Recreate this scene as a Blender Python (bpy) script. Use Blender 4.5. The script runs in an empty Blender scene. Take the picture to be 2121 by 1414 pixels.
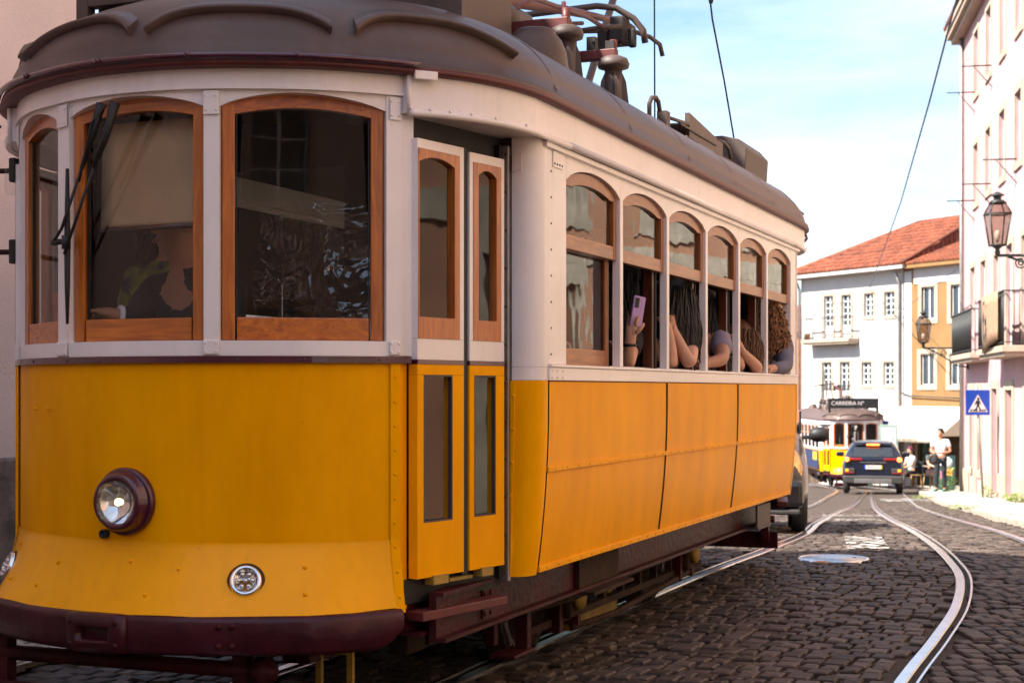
import bpy, bmesh, math, random
import numpy as np
from mathutils import Matrix, Vector
R = math.radians
random.seed(7); RNG = np.random.default_rng(7)
SC = bpy.context.scene
COL = SC.collection
# ---------------------------------------------------------------- camera
CAM_H = 1.358
cam = bpy.data.cameras.new('camera'); camo = bpy.data.objects.new('camera', cam); COL.objects.link(camo)
camo.location = (0, 0, CAM_H); camo.rotation_euler = (R(90), 0, 0)
cam.sensor_width = 36; cam.lens = 3200 / 2121 * 36; cam.shift_y = 98 / 2121
cam.clip_start = 0.1; cam.clip_end = 3000
cam.dof.use_dof = True; cam.dof.focus_distance = 7.2; cam.dof.aperture_fstop = 5.6
SC.camera = camo
# ---------------------------------------------------------------- sky and sun
SUN = Vector((-0.845, -0.31, 1.0)).normalized()          # towards the sun
elev = math.asin(SUN.z); azim = math.atan2(SUN.x, SUN.y)
world = bpy.data.worlds.new('World'); SC.world = world; world.use_nodes = True
nt = world.node_tree; nt.nodes.clear()
sky = nt.nodes.new('ShaderNodeTexSky'); sky.sky_type = 'NISHITA'; sky.sun_disc = False
sky.sun_elevation = elev; sky.sun_rotation = azim; sky.air_density = 1.0; sky.dust_density = .7; sky.ozone_density = 2.6
tc = nt.nodes.new('ShaderNodeTexCoord'); mp = nt.nodes.new('ShaderNodeMapping'); mp.inputs['Scale'].default_value = (1.6, 1.6, 7)
nz = nt.nodes.new('ShaderNodeTexNoise'); nz.inputs['Scale'].default_value = 1.7; nz.inputs['Detail'].default_value = 7; nz.inputs['Roughness'].default_value = .62
rp = nt.nodes.new('ShaderNodeValToRGB'); rp.color_ramp.elements[0].position = .33; rp.color_ramp.elements[1].position = .72
rp.color_ramp.elements[1].color = (.72, .72, .72, 1)
mx = nt.nodes.new('ShaderNodeMix'); mx.data_type = 'RGBA'; mx.inputs['B'].default_value = (5.6, 6.0, 6.6, 1)
bg = nt.nodes.new('ShaderNodeBackground'); bg.inputs['Strength'].default_value = 0.08
wo = nt.nodes.new('ShaderNodeOutputWorld')
L = nt.links.new
L(tc.outputs['Generated'], mp.inputs['Vector']); L(mp.outputs[0], nz.inputs['Vector']); L(nz.outputs[0], rp.inputs[0])
L(rp.outputs[0], mx.inputs['Factor']); L(sky.outputs[0], mx.inputs['A']); L(mx.outputs['Result'], bg.inputs['Color']); L(bg.outputs[0], wo.inputs[0])
sl = bpy.data.lights.new('sun', 'SUN'); sl.energy = 4.7; sl.angle = R(0.53); sl.color = (1.0, .93, .82)
so = bpy.data.objects.new('sun', sl); COL.objects.link(so); so.rotation_euler = SUN.to_track_quat('Z', 'Y').to_euler(); so.location = (-20, -10, 30)
SC.view_settings.view_transform = 'Standard'; SC.view_settings.look = 'None'; SC.view_settings.exposure = 1.78; SC.view_settings.gamma = 1.0
SC.cycles.use_denoising = True; SC.cycles.max_bounces = 9; SC.cycles.transparent_max_bounces = 24; SC.cycles.sample_clamp_indirect = 6
SC.cycles.caustics_reflective = False; SC.cycles.caustics_refractive = False

# ---------------------------------------------------------------- materials
MATS = {}
def mat(name, color, rough=.5, metal=0, var=.12, scale=6, bump=0, bscale=40, coat=0, stretch=(1,1,1), emit=0, island=0, grime=0, spec=None, color2=None, trans=0):
    """principled material: noise colour variation, optional bump, clear coat, per-island variation"""
    if name in MATS: return MATS[name]
    m = bpy.data.materials.new(name); m.use_nodes = True; t = m.node_tree; b = t.nodes['Principled BSDF']
    MATS[name] = m
    b.inputs['Roughness'].default_value = rough; b.inputs['Metallic'].default_value = metal
    b.inputs['Coat Weight'].default_value = coat; b.inputs['Coat Roughness'].default_value = .12
    if spec is not None: b.inputs['Specular IOR Level'].default_value = spec
    if trans: b.inputs['Transmission Weight'].default_value = trans
    co = t.nodes.new('ShaderNodeTexCoord'); mp = t.nodes.new('ShaderNodeMapping'); mp.inputs['Scale'].default_value = stretch
    t.links.new(co.outputs['Object'], mp.inputs[0])
    n = t.nodes.new('ShaderNodeTexNoise'); n.inputs['Scale'].default_value = scale; n.inputs['Detail'].default_value = 6; n.inputs['Roughness'].default_value = .6
    t.links.new(mp.outputs[0], n.inputs['Vector'])
    c = Vector(color)
    c2 = Vector(color2) if color2 else c * (1 - var)
    c1 = c if color2 else c * (1 + var)
    r = t.nodes.new('ShaderNodeValToRGB'); r.color_ramp.elements[0].position = .34; r.color_ramp.elements[1].position = .66
    r.color_ramp.elements[0].color = (*c2, 1); r.color_ramp.elements[1].color = (*[min(1, k) for k in c1], 1)
    t.links.new(n.outputs[0], r.inputs[0]); out = r.outputs[0]
    if island:
        g = t.nodes.new('ShaderNodeNewGeometry'); oi = t.nodes.new('ShaderNodeObjectInfo'); ad = t.nodes.new('ShaderNodeMath'); ad.operation = 'ADD'
        fr = t.nodes.new('ShaderNodeMath'); fr.operation = 'FRACT'
        t.links.new(g.outputs['Random Per Island'], ad.inputs[0]); t.links.new(oi.outputs['Random'], ad.inputs[1]); t.links.new(ad.outputs[0], fr.inputs[0])
        mr = t.nodes.new('ShaderNodeMapRange'); mr.inputs['To Min'].default_value = 1 - island; mr.inputs['To Max'].default_value = 1 + island
        t.links.new(fr.outputs[0], mr.inputs[0])
        mm = t.nodes.new('ShaderNodeVectorMath'); mm.operation = 'SCALE'; t.links.new(out, mm.inputs[0]); t.links.new(mr.outputs[0], mm.inputs['Scale']); out = mm.outputs[0]
    if grime:                                               # rain streaks and small chips
        m2 = t.nodes.new('ShaderNodeMapping'); m2.inputs['Scale'].default_value = (16, 16, .8); t.links.new(co.outputs['Object'], m2.inputs[0])
        s1 = t.nodes.new('ShaderNodeTexNoise'); s1.inputs['Scale'].default_value = 1.3; s1.inputs['Detail'].default_value = 5; t.links.new(m2.outputs[0], s1.inputs['Vector'])
        r1 = t.nodes.new('ShaderNodeMapRange'); r1.inputs['From Min'].default_value = .52; r1.inputs['From Max'].default_value = .78; r1.inputs['To Max'].default_value = grime; t.links.new(s1.outputs[0], r1.inputs[0])
        v1 = t.nodes.new('ShaderNodeTexVoronoi'); v1.inputs['Scale'].default_value = 11; t.links.new(co.outputs['Object'], v1.inputs['Vector'])
        r2 = t.nodes.new('ShaderNodeMapRange'); r2.inputs['From Min'].default_value = .075; r2.inputs['From Max'].default_value = .04; r2.inputs['To Max'].default_value = grime*1.6; t.links.new(v1.outputs['Distance'], r2.inputs[0])
        ad1 = t.nodes.new('ShaderNodeMath'); ad1.operation = 'MAXIMUM'; t.links.new(r1.outputs[0], ad1.inputs[0]); t.links.new(r2.outputs[0], ad1.inputs[1])
        gm = t.nodes.new('ShaderNodeMix'); gm.data_type = 'RGBA'; gm.inputs['B'].default_value = (*(c*.35 + Vector((.03, .018, .01))), 1)
        t.links.new(ad1.outputs[0], gm.inputs['Factor']); t.links.new(out, gm.inputs['A']); out = gm.outputs['Result']
    t.links.new(out, b.inputs['Base Color'])
    if emit:
        t.links.new(out, b.inputs['Emission Color']); b.inputs['Emission Strength'].default_value = emit
    n3 = t.nodes.new('ShaderNodeMapRange'); n3.inputs['To Min'].default_value = max(0, rough - .06); n3.inputs['To Max'].default_value = min(1, rough + .08)
    t.links.new(n.outputs[0], n3.inputs[0]); t.links.new(n3.outputs[0], b.inputs['Roughness'])
    if bump:
        n2 = t.nodes.new('ShaderNodeTexNoise'); n2.inputs['Scale'].default_value = bscale; n2.inputs['Detail'].default_value = 4
        t.links.new(mp.outputs[0], n2.inputs['Vector'])
        bp = t.nodes.new('ShaderNodeBump'); bp.inputs['Strength'].default_value = bump; bp.inputs['Distance'].default_value = .02
        t.links.new(n2.outputs[0], bp.inputs['Height']); t.links.new(bp.outputs[0], b.inputs['Normal'])
        if coat: t.links.new(bp.outputs[0], b.inputs['Coat Normal'])
    return m

def schlick(t, f0, gain=1.0):
    """mirror share by angle, the same from both faces of a thin sheet"""
    lw = t.nodes.new('ShaderNodeLayerWeight'); lw.inputs['Blend'].default_value = .5; pw = t.nodes.new('ShaderNodeMath'); pw.operation = 'POWER'; pw.inputs[1].default_value = 5
    mr = t.nodes.new('ShaderNodeMapRange'); mr.inputs['To Min'].default_value = f0*gain; mr.inputs['To Max'].default_value = 1.0
    t.links.new(lw.outputs['Facing'], pw.inputs[0]); t.links.new(pw.outputs[0], mr.inputs[0]); return mr
def glass_mat(name, tint=(.85, .88, .88), rough=.015, wav=.02, wscale=3, ior=1.5):
    """a thin pane: clear through, mirror by Fresnel, slightly wavy"""
    m = bpy.data.materials.new(name); m.use_nodes = True; t = m.node_tree; t.nodes.clear(); MATS[name] = m
    o = t.nodes.new('ShaderNodeOutputMaterial'); mix = t.nodes.new('ShaderNodeMixShader'); tr = t.nodes.new('ShaderNodeBsdfTransparent'); gl = t.nodes.new('ShaderNodeBsdfGlossy')
    fr = schlick(t, ((ior-1)/(ior+1))**2)
    tr.inputs[0].default_value = (*tint, 1); gl.inputs['Roughness'].default_value = rough
    co = t.nodes.new('ShaderNodeTexCoord'); n = t.nodes.new('ShaderNodeTexNoise'); n.inputs['Scale'].default_value = wscale; n.inputs['Detail'].default_value = 2
    bp = t.nodes.new('ShaderNodeBump'); bp.inputs['Strength'].default_value = wav; bp.inputs['Distance'].default_value = .1
    t.links.new(co.outputs['Object'], n.inputs['Vector']); t.links.new(n.outputs[0], bp.inputs['Height']); t.links.new(bp.outputs[0], gl.inputs['Normal'])
    t.links.new(fr.outputs[0], mix.inputs[0]); t.links.new(tr.outputs[0], mix.inputs[1]); t.links.new(gl.outputs[0], mix.inputs[2]); t.links.new(mix.outputs[0], o.inputs[0])
    return m

def wood_mat(name, c1, c2, axis='z', rough=.32, coat=.5):
    m = bpy.data.materials.new(name); m.use_nodes = True; t = m.node_tree; b = t.nodes['Principled BSDF']; MATS[name] = m
    co = t.nodes.new('ShaderNodeTexCoord'); mp = t.nodes.new('ShaderNodeMapping')
    mp.inputs['Scale'].default_value = {'z': (26, 26, 2.2), 'y': (26, 2.2, 26), 'x': (2.2, 26, 26)}[axis]
    n = t.nodes.new('ShaderNodeTexNoise'); n.inputs['Scale'].default_value = 1.6; n.inputs['Detail'].default_value = 7; n.inputs['Distortion'].default_value = 1.2
    k = t.nodes.new('ShaderNodeTexVoronoi'); k.inputs['Scale'].default_value = 5.5
    r = t.nodes.new('ShaderNodeValToRGB'); r.color_ramp.elements[0].position = .3; r.color_ramp.elements[1].position = .72
    r.color_ramp.elements[0].color = (*c1, 1); r.color_ramp.elements[1].color = (*c2, 1)
    kr = t.nodes.new('ShaderNodeValToRGB'); kr.color_ramp.elements[0].position = .0; kr.color_ramp.elements[0].color = (.12, .05, .02, 1); kr.color_ramp.elements[1].position = .09; kr.color_ramp.elements[1].color = (1, 1, 1, 1)
    mu = t.nodes.new('ShaderNodeMix'); mu.data_type = 'RGBA'; mu.blend_type = 'MULTIPLY'; mu.inputs['Factor'].default_value = .8
    t.links.new(co.outputs['Object'], mp.inputs[0]); t.links.new(mp.outputs[0], n.inputs['Vector']); t.links.new(n.outputs[0], r.inputs[0])
    t.links.new(co.outputs['Object'], k.inputs['Vector']); t.links.new(k.outputs['Distance'], kr.inputs[0])
    t.links.new(r.outputs[0], mu.inputs['A']); t.links.new(kr.outputs[0], mu.inputs['B']); t.links.new(mu.outputs['Result'], b.inputs['Base Color'])
    b.inputs['Roughness'].default_value = rough; b.inputs['Coat Weight'].default_value = coat; b.inputs['Coat Roughness'].default_value = .15
    bp = t.nodes.new('ShaderNodeBump'); bp.inputs['Strength'].default_value = .12; bp.inputs['Distance'].default_value = .01
    t.links.new(n.outputs[0], bp.inputs['Height']); t.links.new(bp.outputs[0], b.inputs['Normal'])
    return m

YEL = mat('yellow_enamel', (.95, .385, .0), .34, var=.10, scale=2.2, bump=.05, bscale=14, spec=.03, stretch=(1.5, 1.5, .6), grime=.09)
YEL2 = mat('yellow_enamel_worn', (.95, .385, .0), .3, var=.12, scale=1.3, bump=.10, bscale=5, coat=.08, spec=.14, grime=.12)
WHI = mat('cream_enamel', (.84, .77, .75), .34, var=.05, scale=3, bump=.04, bscale=20, coat=.3, grime=.12)
MAR = mat('maroon_enamel', (.05, .008, .010), .45, var=.35, scale=5, bump=.25, bscale=22, spec=.16)
BUM = mat('bumper_gloss', (.045, .006, .011), .32, var=.35, scale=4, bump=.4, bscale=9, coat=.1, spec=.25)
MARG = mat('maroon_gloss', (.065, .006, .02), .22, var=.15, scale=5, coat=.6)
RED = mat('red_oxide', (.11, .018, .016), .5, var=.25, scale=6, bump=.05)
BRO = mat('roof_brown', (.095, .06, .05), .5, var=.2, scale=4, bump=.08, bscale=25, coat=.05, spec=.35, grime=.35)
BROD = mat('brown_iron', (.075, .05, .042), .55, var=.2, scale=5, bump=.06)
BLK = mat('black_rubber', (.012, .011, .012), .55, var=.2)
IRON = mat('dark_iron', (.02, .015, .014), .7, var=.3, scale=8, bump=.15, bscale=30)
RUST = mat('rusty_iron', (.04, .02, .012), .8, var=.4, scale=7, bump=.2, bscale=30, spec=.2)
STEEL = mat('bright_steel', (.55, .55, .57), .25, 1, var=.1)
CHR = mat('chrome', (.8, .8, .8), .08, 1, var=.02)
ALU = mat('dull_aluminium', (.35, .32, .3), .42, 1, var=.15, scale=9)
YOX = mat('yellow_oxide', (.32, .2, .03), .6, var=.3, scale=9, bump=.1)
WOOD = wood_mat('varnished_pine', (.30, .06, .003), (.58, .165, .008))
WOODH = wood_mat('varnished_pine_rail', (.30, .06, .003), (.58, .165, .008), 'x')
WOODS = wood_mat('worn_oak', (.22, .065, .012), (.40, .14, .028), rough=.45, coat=.25)
WOODSH = wood_mat('worn_oak_rail', (.22, .065, .012), (.40, .14, .028), 'y', rough=.45, coat=.25)
WOODD = wood_mat('dark_mahogany', (.05, .012, .006), (.12, .03, .012))
GLASS = glass_mat('window_glass', ior=1.52)
GLASSF = glass_mat('windscreen_glass', (.8, .82, .82), wav=.01, wscale=1.5, ior=1.52)
LENS = glass_mat('lamp_glass', (.95, .95, .95), wav=.6, wscale=30)
SKIN = mat('skin', (.58, .30, .19), .5, var=.08, scale=12)
SKIN2 = mat('tanned_skin', (.42, .19, .11), .5, var=.08, scale=12)

# ---------------------------------------------------------------- mesh builder
class MB:
    def __init__(s): s.v = []; s.f = []; s.sm = []
    def add(s, vs, fs, smooth=False):
        o = len(s.v); s.v += [tuple(p) for p in vs]; s.f += [tuple(i + o for i in f) for f in fs]; s.sm += [smooth] * len(fs); return s
    def box(s, a, b, M=None):
        x0, y0, z0 = a; x1, y1, z1 = b
        vs = [Vector(p) for p in ((x0,y0,z0),(x1,y0,z0),(x1,y1,z0),(x0,y1,z0),(x0,y0,z1),(x1,y0,z1),(x1,y1,z1),(x0,y1,z1))]
        if M is not None: vs = [M @ p for p in vs]
        return s.add(vs, ((0,3,2,1),(4,5,6,7),(0,1,5,4),(1,2,6,5),(2,3,7,6),(3,0,4,7)))
    def cbox(s, c, d, M=None):
        return s.box([c[i] - d[i] / 2 for i in range(3)], [c[i] + d[i] / 2 for i in range(3)], M)
    def bar(s, p, q, w, h, up=(0, 0, 1)):
        """rectangular bar from p to q"""
        p = Vector(p); q = Vector(q); d = (q - p).normalized(); u = Vector(up)
        if abs(d.dot(u)) > .95: u = Vector((0, 1, 0))
        a = d.cross(u).normalized(); b = a.cross(d).normalized(); vs = []
        for e in (p, q):
            for i, j in ((-1,-1),(1,-1),(1,1),(-1,1)): vs.append(e + a * i * w / 2 + b * j * h / 2)
        return s.add(vs, ((0,1,2,3),(7,6,5,4),(0,4,5,1),(1,5,6,2),(2,6,7,3),(3,7,4,0)))
    def tube(s, pts, r, n=8, cap=True):
        pts = [Vector(p) for p in pts]; k = len(pts); rs = r if isinstance(r, (list, tuple)) else [r] * k
        vs = []; ref = None
        for i, p in enumerate(pts):
            d = (pts[min(i + 1, k - 1)] - pts[max(i - 1, 0)]).normalized()
            if ref is None:
                ref = Vector((0, 0, 1)) if abs(d.z) < .9 else Vector((1, 0, 0))
            a = (ref - d * ref.dot(d)).normalized(); ref = a; b = d.cross(a)
            for j in range(n):
                t = 2 * math.pi * j / n; vs.append(p + (a * math.cos(t) + b * math.sin(t)) * rs[i])
        fs = [(i*n+j, i*n+(j+1)%n, (i+1)*n+(j+1)%n, (i+1)*n+j) for i in range(k-1) for j in range(n)]
        if cap: fs += [tuple(range(n-1, -1, -1)), tuple(range((k-1)*n, k*n))]
        return s.add(vs, fs, True)
    def lathe(s, prof, n=24, M=None, cap=True):
        """prof: (r, z) pairs turned about z"""
        vs = []
        for r, z in prof:
            for j in range(n):
                t = 2 * math.pi * j / n; vs.append(Vector((r * math.cos(t), r * math.sin(t), z)))
        if M is not None: vs = [M @ p for p in vs]
        k = len(prof); fs = [(i*n+j, i*n+(j+1)%n, (i+1)*n+(j+1)%n, (i+1)*n+j) for i in range(k-1) for j in range(n)]
        if cap: fs += [tuple(range(n-1, -1, -1)), tuple(range((k-1)*n, k*n))]
        return s.add(vs, fs, True)
    def grid(s, rows, close=False, smooth=True):
        """rows of equal length point lists"""
        n = len(rows[0]); vs = [p for r in rows for p in r]; fs = []
        for i in range(len(rows) - 1):
            for j in range(n if close else n - 1):
                fs.append((i*n+j, i*n+(j+1)%n, (i+1)*n+(j+1)%n, (i+1)*n+j))
        return s.add(vs, fs, smooth)
    def prism(s, poly, z0, z1, M=None):
        """2-D polygon (x,y) extruded in z"""
        n = len(poly); vs = [Vector((x, y, z0)) for x, y in poly] + [Vector((x, y, z1)) for x, y in poly]
        if M is not None: vs = [M @ p for p in vs]
        return s.add(vs, [tuple(range(n-1,-1,-1)), tuple(range(n, 2*n))] + [(i, (i+1)%n, n+(i+1)%n, n+i) for i in range(n)])
    def build(s, name, m, parent=None, bevel=0, thick=0, shade=None, mods=()):
        me = bpy.data.meshes.new(name); me.from_pydata(s.v, [], s.f); me.validate()
        if len(me.polygons) == len(s.sm): me.polygons.foreach_set('use_smooth', s.sm if shade is None else [shade] * len(s.sm))
        bm = bmesh.new(); bm.from_mesh(me); bmesh.ops.recalc_face_normals(bm, faces=bm.faces); bm.to_mesh(me); bm.free()
        me.materials.append(m); o = bpy.data.objects.new(name, me); COL.objects.link(o)
        if parent: o.parent = parent
        if thick:
            d = o.modifiers.new('thickness', 'SOLIDIFY'); d.thickness = thick; d.offset = 0
        if bevel:
            d = o.modifiers.new('bevel', 'BEVEL'); d.width = bevel; d.segments = 2; d.limit_method = 'ANGLE'; d.angle_limit = R(40)
        return o
def B(name, m, parent, *boxes, bevel=0, M=None):
    """one object per box: the first is the part, the rest hang under it (or beside it when it is already a sub-part)"""
    o = MB().box(*boxes[0], M).build(name, m, parent, bevel); top = parent is None or parent.parent is None
    for a, b in boxes[1:]: MB().box(a, b, M).build(name + ('_piece' if top else ''), m, o if top else parent, bevel)
    return o
def T(name, m, parent, pts, r, n=8): return MB().tube(pts, r, n).build(name, m, parent)
def tag(o, label=None, cat=None, group=None, kind=None):
    if label: o['label'] = label
    if cat: o['category'] = cat
    if group: o['group'] = group
    if kind: o['kind'] = kind
    return o
def empty(name, loc=(0,0,0), rz=0):
    o = bpy.data.objects.new(name, None); COL.objects.link(o); o.location = loc; o.rotation_euler = (0, 0, rz); o.empty_display_size = .2; return o
def copy_tree(o, parent, depth=0, skip=()):
    c = o.copy(); COL.objects.link(c); c.parent = parent
    for ch in o.children:
        if ch.name.split('.')[0] in skip: continue
        copy_tree(ch, c, depth + 1, skip)
    return c
def text(name, body, size, m, parent, M, ext=.002, align='CENTER'):
    cu = bpy.data.curves.new(name, 'FONT'); cu.body = body; cu.size = size; cu.extrude = ext; cu.align_x = align; cu.align_y = 'CENTER'
    t = bpy.data.objects.new(name, cu); COL.objects.link(t)
    me = bpy.data.meshes.new_from_object(t.evaluated_get(bpy.context.evaluated_depsgraph_get())); bpy.data.objects.remove(t)
    me.materials.clear(); me.materials.append(m); o = bpy.data.objects.new(name, me); COL.objects.link(o); o.parent = parent; o.matrix_local = M; return o
def align(z, x=None):
    """rotation matrix whose local z points along z"""
    z = Vector(z).normalized(); up = Vector(x) if x else (Vector((0, 0, 1)) if abs(z.z) < .9 else Vector((0, 1, 0)))
    y = (up - z * up.dot(z)).normalized(); xx = y.cross(z); return Matrix((xx, y, z)).transposed().to_4x4()
def at(p, z=(0, 0, 1), x=None): return Matrix.Translation(p) @ align(z, x)

# ---------------------------------------------------------------- terrain
GY = [-60, 12, 15, 17, 25, 34, 43, 46, 60, 75, 120, 900]
GZ = [0, 0, -.09, -.19, -.67, -1.22, -1.62, -1.76, -2.46, -3.1, -4.2, -4.2]
def gz(y): return float(np.interp(y, GY, GZ))
def gzs(y):  # smoothed
    return float(np.mean([gz(y + d) for d in (-1.6, -.8, 0, .8, 1.6)]))
# ================================================================ ground, road, rails
TH = math.atan(1270 / 3200); SN, CN = math.sin(TH), math.cos(TH)
PC, Q0 = -3.346, 5.797                       # tram centre line and saloon front corner in street coordinates
def pq(p, q): return (p * CN + q * SN, -p * SN + q * CN)
def to_pq(x, y): return (x * CN - y * SN, x * SN + y * CN)
DIRT = mat('packed_dirt', (.05, .032, .022), .95, var=.35, scale=3, bump=.5, bscale=25)
SETT = mat('basalt_sett', (.076, .058, .049), .58, var=.35, scale=14, bump=.45, bscale=40, island=.45, spec=.1)
LIME = mat('limestone_paving', (.40, .345, .29), .7, var=.15, scale=4, bump=.4, bscale=30, island=.2)
KERB = mat('limestone_kerb', (.34, .285, .23), .75, var=.2, scale=3, bump=.3, bscale=18)
def sheet(name, xs, ys, dz, m, parent=None):
    mb = MB(); mb.grid([[(x, y, gzs(y) + dz) for x in xs] for y in ys]); return mb.build(name, m, parent)
YS = [-60, -30, -10] + list(np.arange(0, 80, 1.0)) + [90, 120, 200, 900]
gr = sheet('ground', [-900, -200, -60, -30, -10, 0, 10, 30, 60, 200, 900], YS, -.09, DIRT); tag(gr, kind='structure')

# adjacent track: left rail of it as seen in the photograph (world x, y)
RA = [(-1.6, -3), (.15, 3), (1.05, 5.2), (1.835, 7.25), (2.30, 8.41), (2.79, 9.71), (3.24, 11.18), (3.52, 12.44), (3.86, 14.2), (4.38, 17.0), (5.25, 21.5), (6.5, 27.5), (8.4, 36), (10.1, 43.5), (12.0, 52), (13.0, 60), (13.2, 72), (12.5, 90)]
def catmull(P, n=8):
    P = [Vector((*p, 0)) if len(p) == 2 else Vector(p) for p in P]; out = []
    for i in range(len(P) - 1):
        a = P[max(i-1, 0)]; b = P[i]; c = P[i+1]; d = P[min(i+2, len(P)-1)]
        for k in range(n):
            t = k / n; out.append(.5 * ((2*b) + (c-a)*t + (2*a-5*b+4*c-d)*t*t + (3*b-a-3*c+d)*t**3))
    return out + [P[-1]]
def offset(path, d):
    out = []
    for i, p in enumerate(path):
        t = (path[min(i+1, len(path)-1)] - path[max(i-1, 0)]).normalized(); out.append(p + Vector((t.y, -t.x, 0)) * d)
    return out
pathA = catmull(RA, 8); pathB = offset(pathA, .93)
own = [Vector((*pq(PC, q), 0)) for q in np.arange(-14, 12.6, .5)]
for p in catmull([pq(PC, 11), pq(PC, 13), (2.62, 16.2), (3.42, 19.6), (4.7, 24.8), (6.4, 31.5), (8.8, 41), (11.4, 52), (12.9, 62), (13.0, 75)], 8)[8:]: own.append(p)
pathC = offset(own, .46); pathD = offset(own, -.46)
RAILM = mat('worn_rail_steel', (.66, .65, .66), .2, 1, var=.12, scale=5, bump=.03, bscale=20, stretch=(1, 1, 1))
GROOVE = mat('rail_groove_dirt', (.012, .01, .009), .85, var=.3)
def rail(path, label, head=.062, groove=.036, lip=.016, side=1):
    # cross-section across the rail: head, groove, lip (groove on the inner side)
    prof = [(-head*.5-.006, -.05), (-head*.5, -.002), (-head*.5+.006, .006), (head*.5-.006, .006), (head*.5, -.001), (head*.5+.002, -.03), (head*.5+groove-.002, -.03), (head*.5+groove, -.001), (head*.5+groove+.003, .004), (head*.5+groove+lip, .004), (head*.5+groove+lip+.003, -.05)]
    o_ = empty('tram_rail', (path[0].x, path[0].y, gzs(path[0].y))); tag(o_, label, 'rail', 'tram rails set in the setts')
    base = Vector(o_.location); rows = {}
    lines = [offset(path, a * side) for a, _ in prof]
    for nm, idx, m in (('rail_head', range(0, 6), RAILM), ('rail_groove', range(5, 7), GROOVE), ('rail_lip', range(6, 11), RAILM)):
        mb = MB(); mb.grid([[(lines[j][i].x - base.x, lines[j][i].y - base.y, gzs(lines[j][i].y) + prof[j][1] + (-.001 if nm == 'rail_groove' else 0) - base.z) for j in idx] for i in range(len(path))]); mb.build(nm, m, o_, shade=False)
rail(pathA, 'shiny grooved rail curving across the setts from the bottom edge toward the dark suv', side=1)
rail(pathB, 'grooved rail nearest the pink house pavement, running beside the kerb', side=-1)
rail(pathC, 'grooved rail under the wheels on the door side of the near yellow tram', side=-1)
rail(pathD, 'grooved rail hidden under the near tram on the side of the plastered wall', side=1)

# kerb line (world) and pavements
KL = catmull([(6.3, -30), (6.2, -5), (6.0, 5), (5.75, 12), (5.95, 17.8), (8.1, 27.5), (10.25, 37.5), (12.35, 47), (14.6, 55), (15.6, 60)], 6)
pv = MB(); pvr = []
for p, q in zip(KL, offset(KL, 9)): pvr.append([(p.x + (q.x-p.x)*t + .28*(t == 0), p.y + (q.y-p.y)*t, gzs(p.y + (q.y-p.y)*t) + .06) for t in (0, .1, .25, .5, 1)])
pv.grid(pvr); pav = pv.build('pavement', LIME); tag(pav, kind='structure')
kb_m = MB().box((-.14, 0, -.2), (.14, .97, .085)).build('kerb_stone', KERB, None, .02); kmesh = kb_m.data; bpy.data.objects.remove(kb_m)
kerb = empty('kerb', (5.95, 17.8, 0)); tag(kerb, kind='structure')
KA = np.array([(p.x, p.y) for p in KL]); arc = np.concatenate([[0], np.cumsum(np.hypot(*np.diff(KA, axis=0).T))])
for t in np.arange(0, arc[-1] - 1, 1.0):
    x, y = np.interp(t, arc, KA[:, 0]), np.interp(t, arc, KA[:, 1]); x2, y2 = np.interp(t + 1, arc, KA[:, 0]), np.interp(t + 1, arc, KA[:, 1])
    if y > 8:
        o = bpy.data.objects.new('kerb_stone', kmesh); COL.objects.link(o); o.parent = kerb
        o.location = (x + .14 - 5.95 + random.uniform(-.012, .012), y - 17.8, gzs(y) + random.uniform(-.015, .01)); o.rotation_euler = (math.atan2(gzs(y2) - gzs(y), 1), 0, math.atan2(-(x2 - x), y2 - y))
        d = o.modifiers.new('bevel', 'BEVEL'); d.width = .02; d.segments = 2

# left pavement in front of the plastered wall
WALLP = -6.2
lp = MB(); lp.grid([[(*pq(p, q), .03) for p in (-4.95, -5.4, -5.8, WALLP + .01)] for q in np.arange(-24, 9, 1.0)]); lpo = lp.build('pavement', LIME); tag(lpo, kind='structure')

# setts: a field of chamfered stones, rows turned differently either side of the adjacent rail
def nearest_d(path, X, Y):
    P = np.array([(p.x, p.y) for p in path]); d = np.full(X.shape, 9.9)
    for a, b in zip(P[:-1], P[1:]):
        ab = b - a; t = np.clip(((X-a[0])*ab[0] + (Y-a[1])*ab[1]) / (ab@ab), 0, 1); d = np.minimum(d, np.hypot(X-a[0]-t*ab[0], Y-a[1]-t*ab[1]))
    return d
def side_of(path, X, Y):
    ys = np.array([p.y for p in path]); xs = np.array([p.x for p in path]); return X - np.interp(Y, ys, xs)
kx = lambda Y: np.interp(Y, [p.y for p in KL], [p.x for p in KL])
def sett_rows(x0, x1, y0, y1, ang, pitch, lmin, lmax, keep):
    """stones on rows turned by ang; returns centres, half sizes, angle"""
    ca, sa = math.cos(ang), math.sin(ang); cx, cy = (x0+x1)/2, (y0+y1)/2; rad = math.hypot(x1-x0, y1-y0)/2 + .3; out = []
    for r in np.arange(-rad, rad, pitch):
        n = int(2*rad/lmin) + 4; ls = RNG.uniform(lmin, lmax, n); e = -rad + np.cumsum(ls) - RNG.uniform(0, lmax); c = e - ls/2
        yy = r + .016*np.sin(c*1.7 + r*3) + .012*np.sin(c*4.1 - r*2) + RNG.normal(0, .004, n)
        X = cx + c*ca - yy*sa; Y = cy + c*sa + yy*ca
        ok = (X > x0) & (X < x1) & (Y > y0) & (Y < y1); X, Y, l = X[ok], Y[ok], ls[ok]
        if len(X):
            k = keep(X, Y); out.append(np.stack([X[k], Y[k], l[k]/2, np.full(k.sum(), pitch/2), np.full(k.sum(), ang)], 1))
    return np.concatenate(out)
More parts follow.
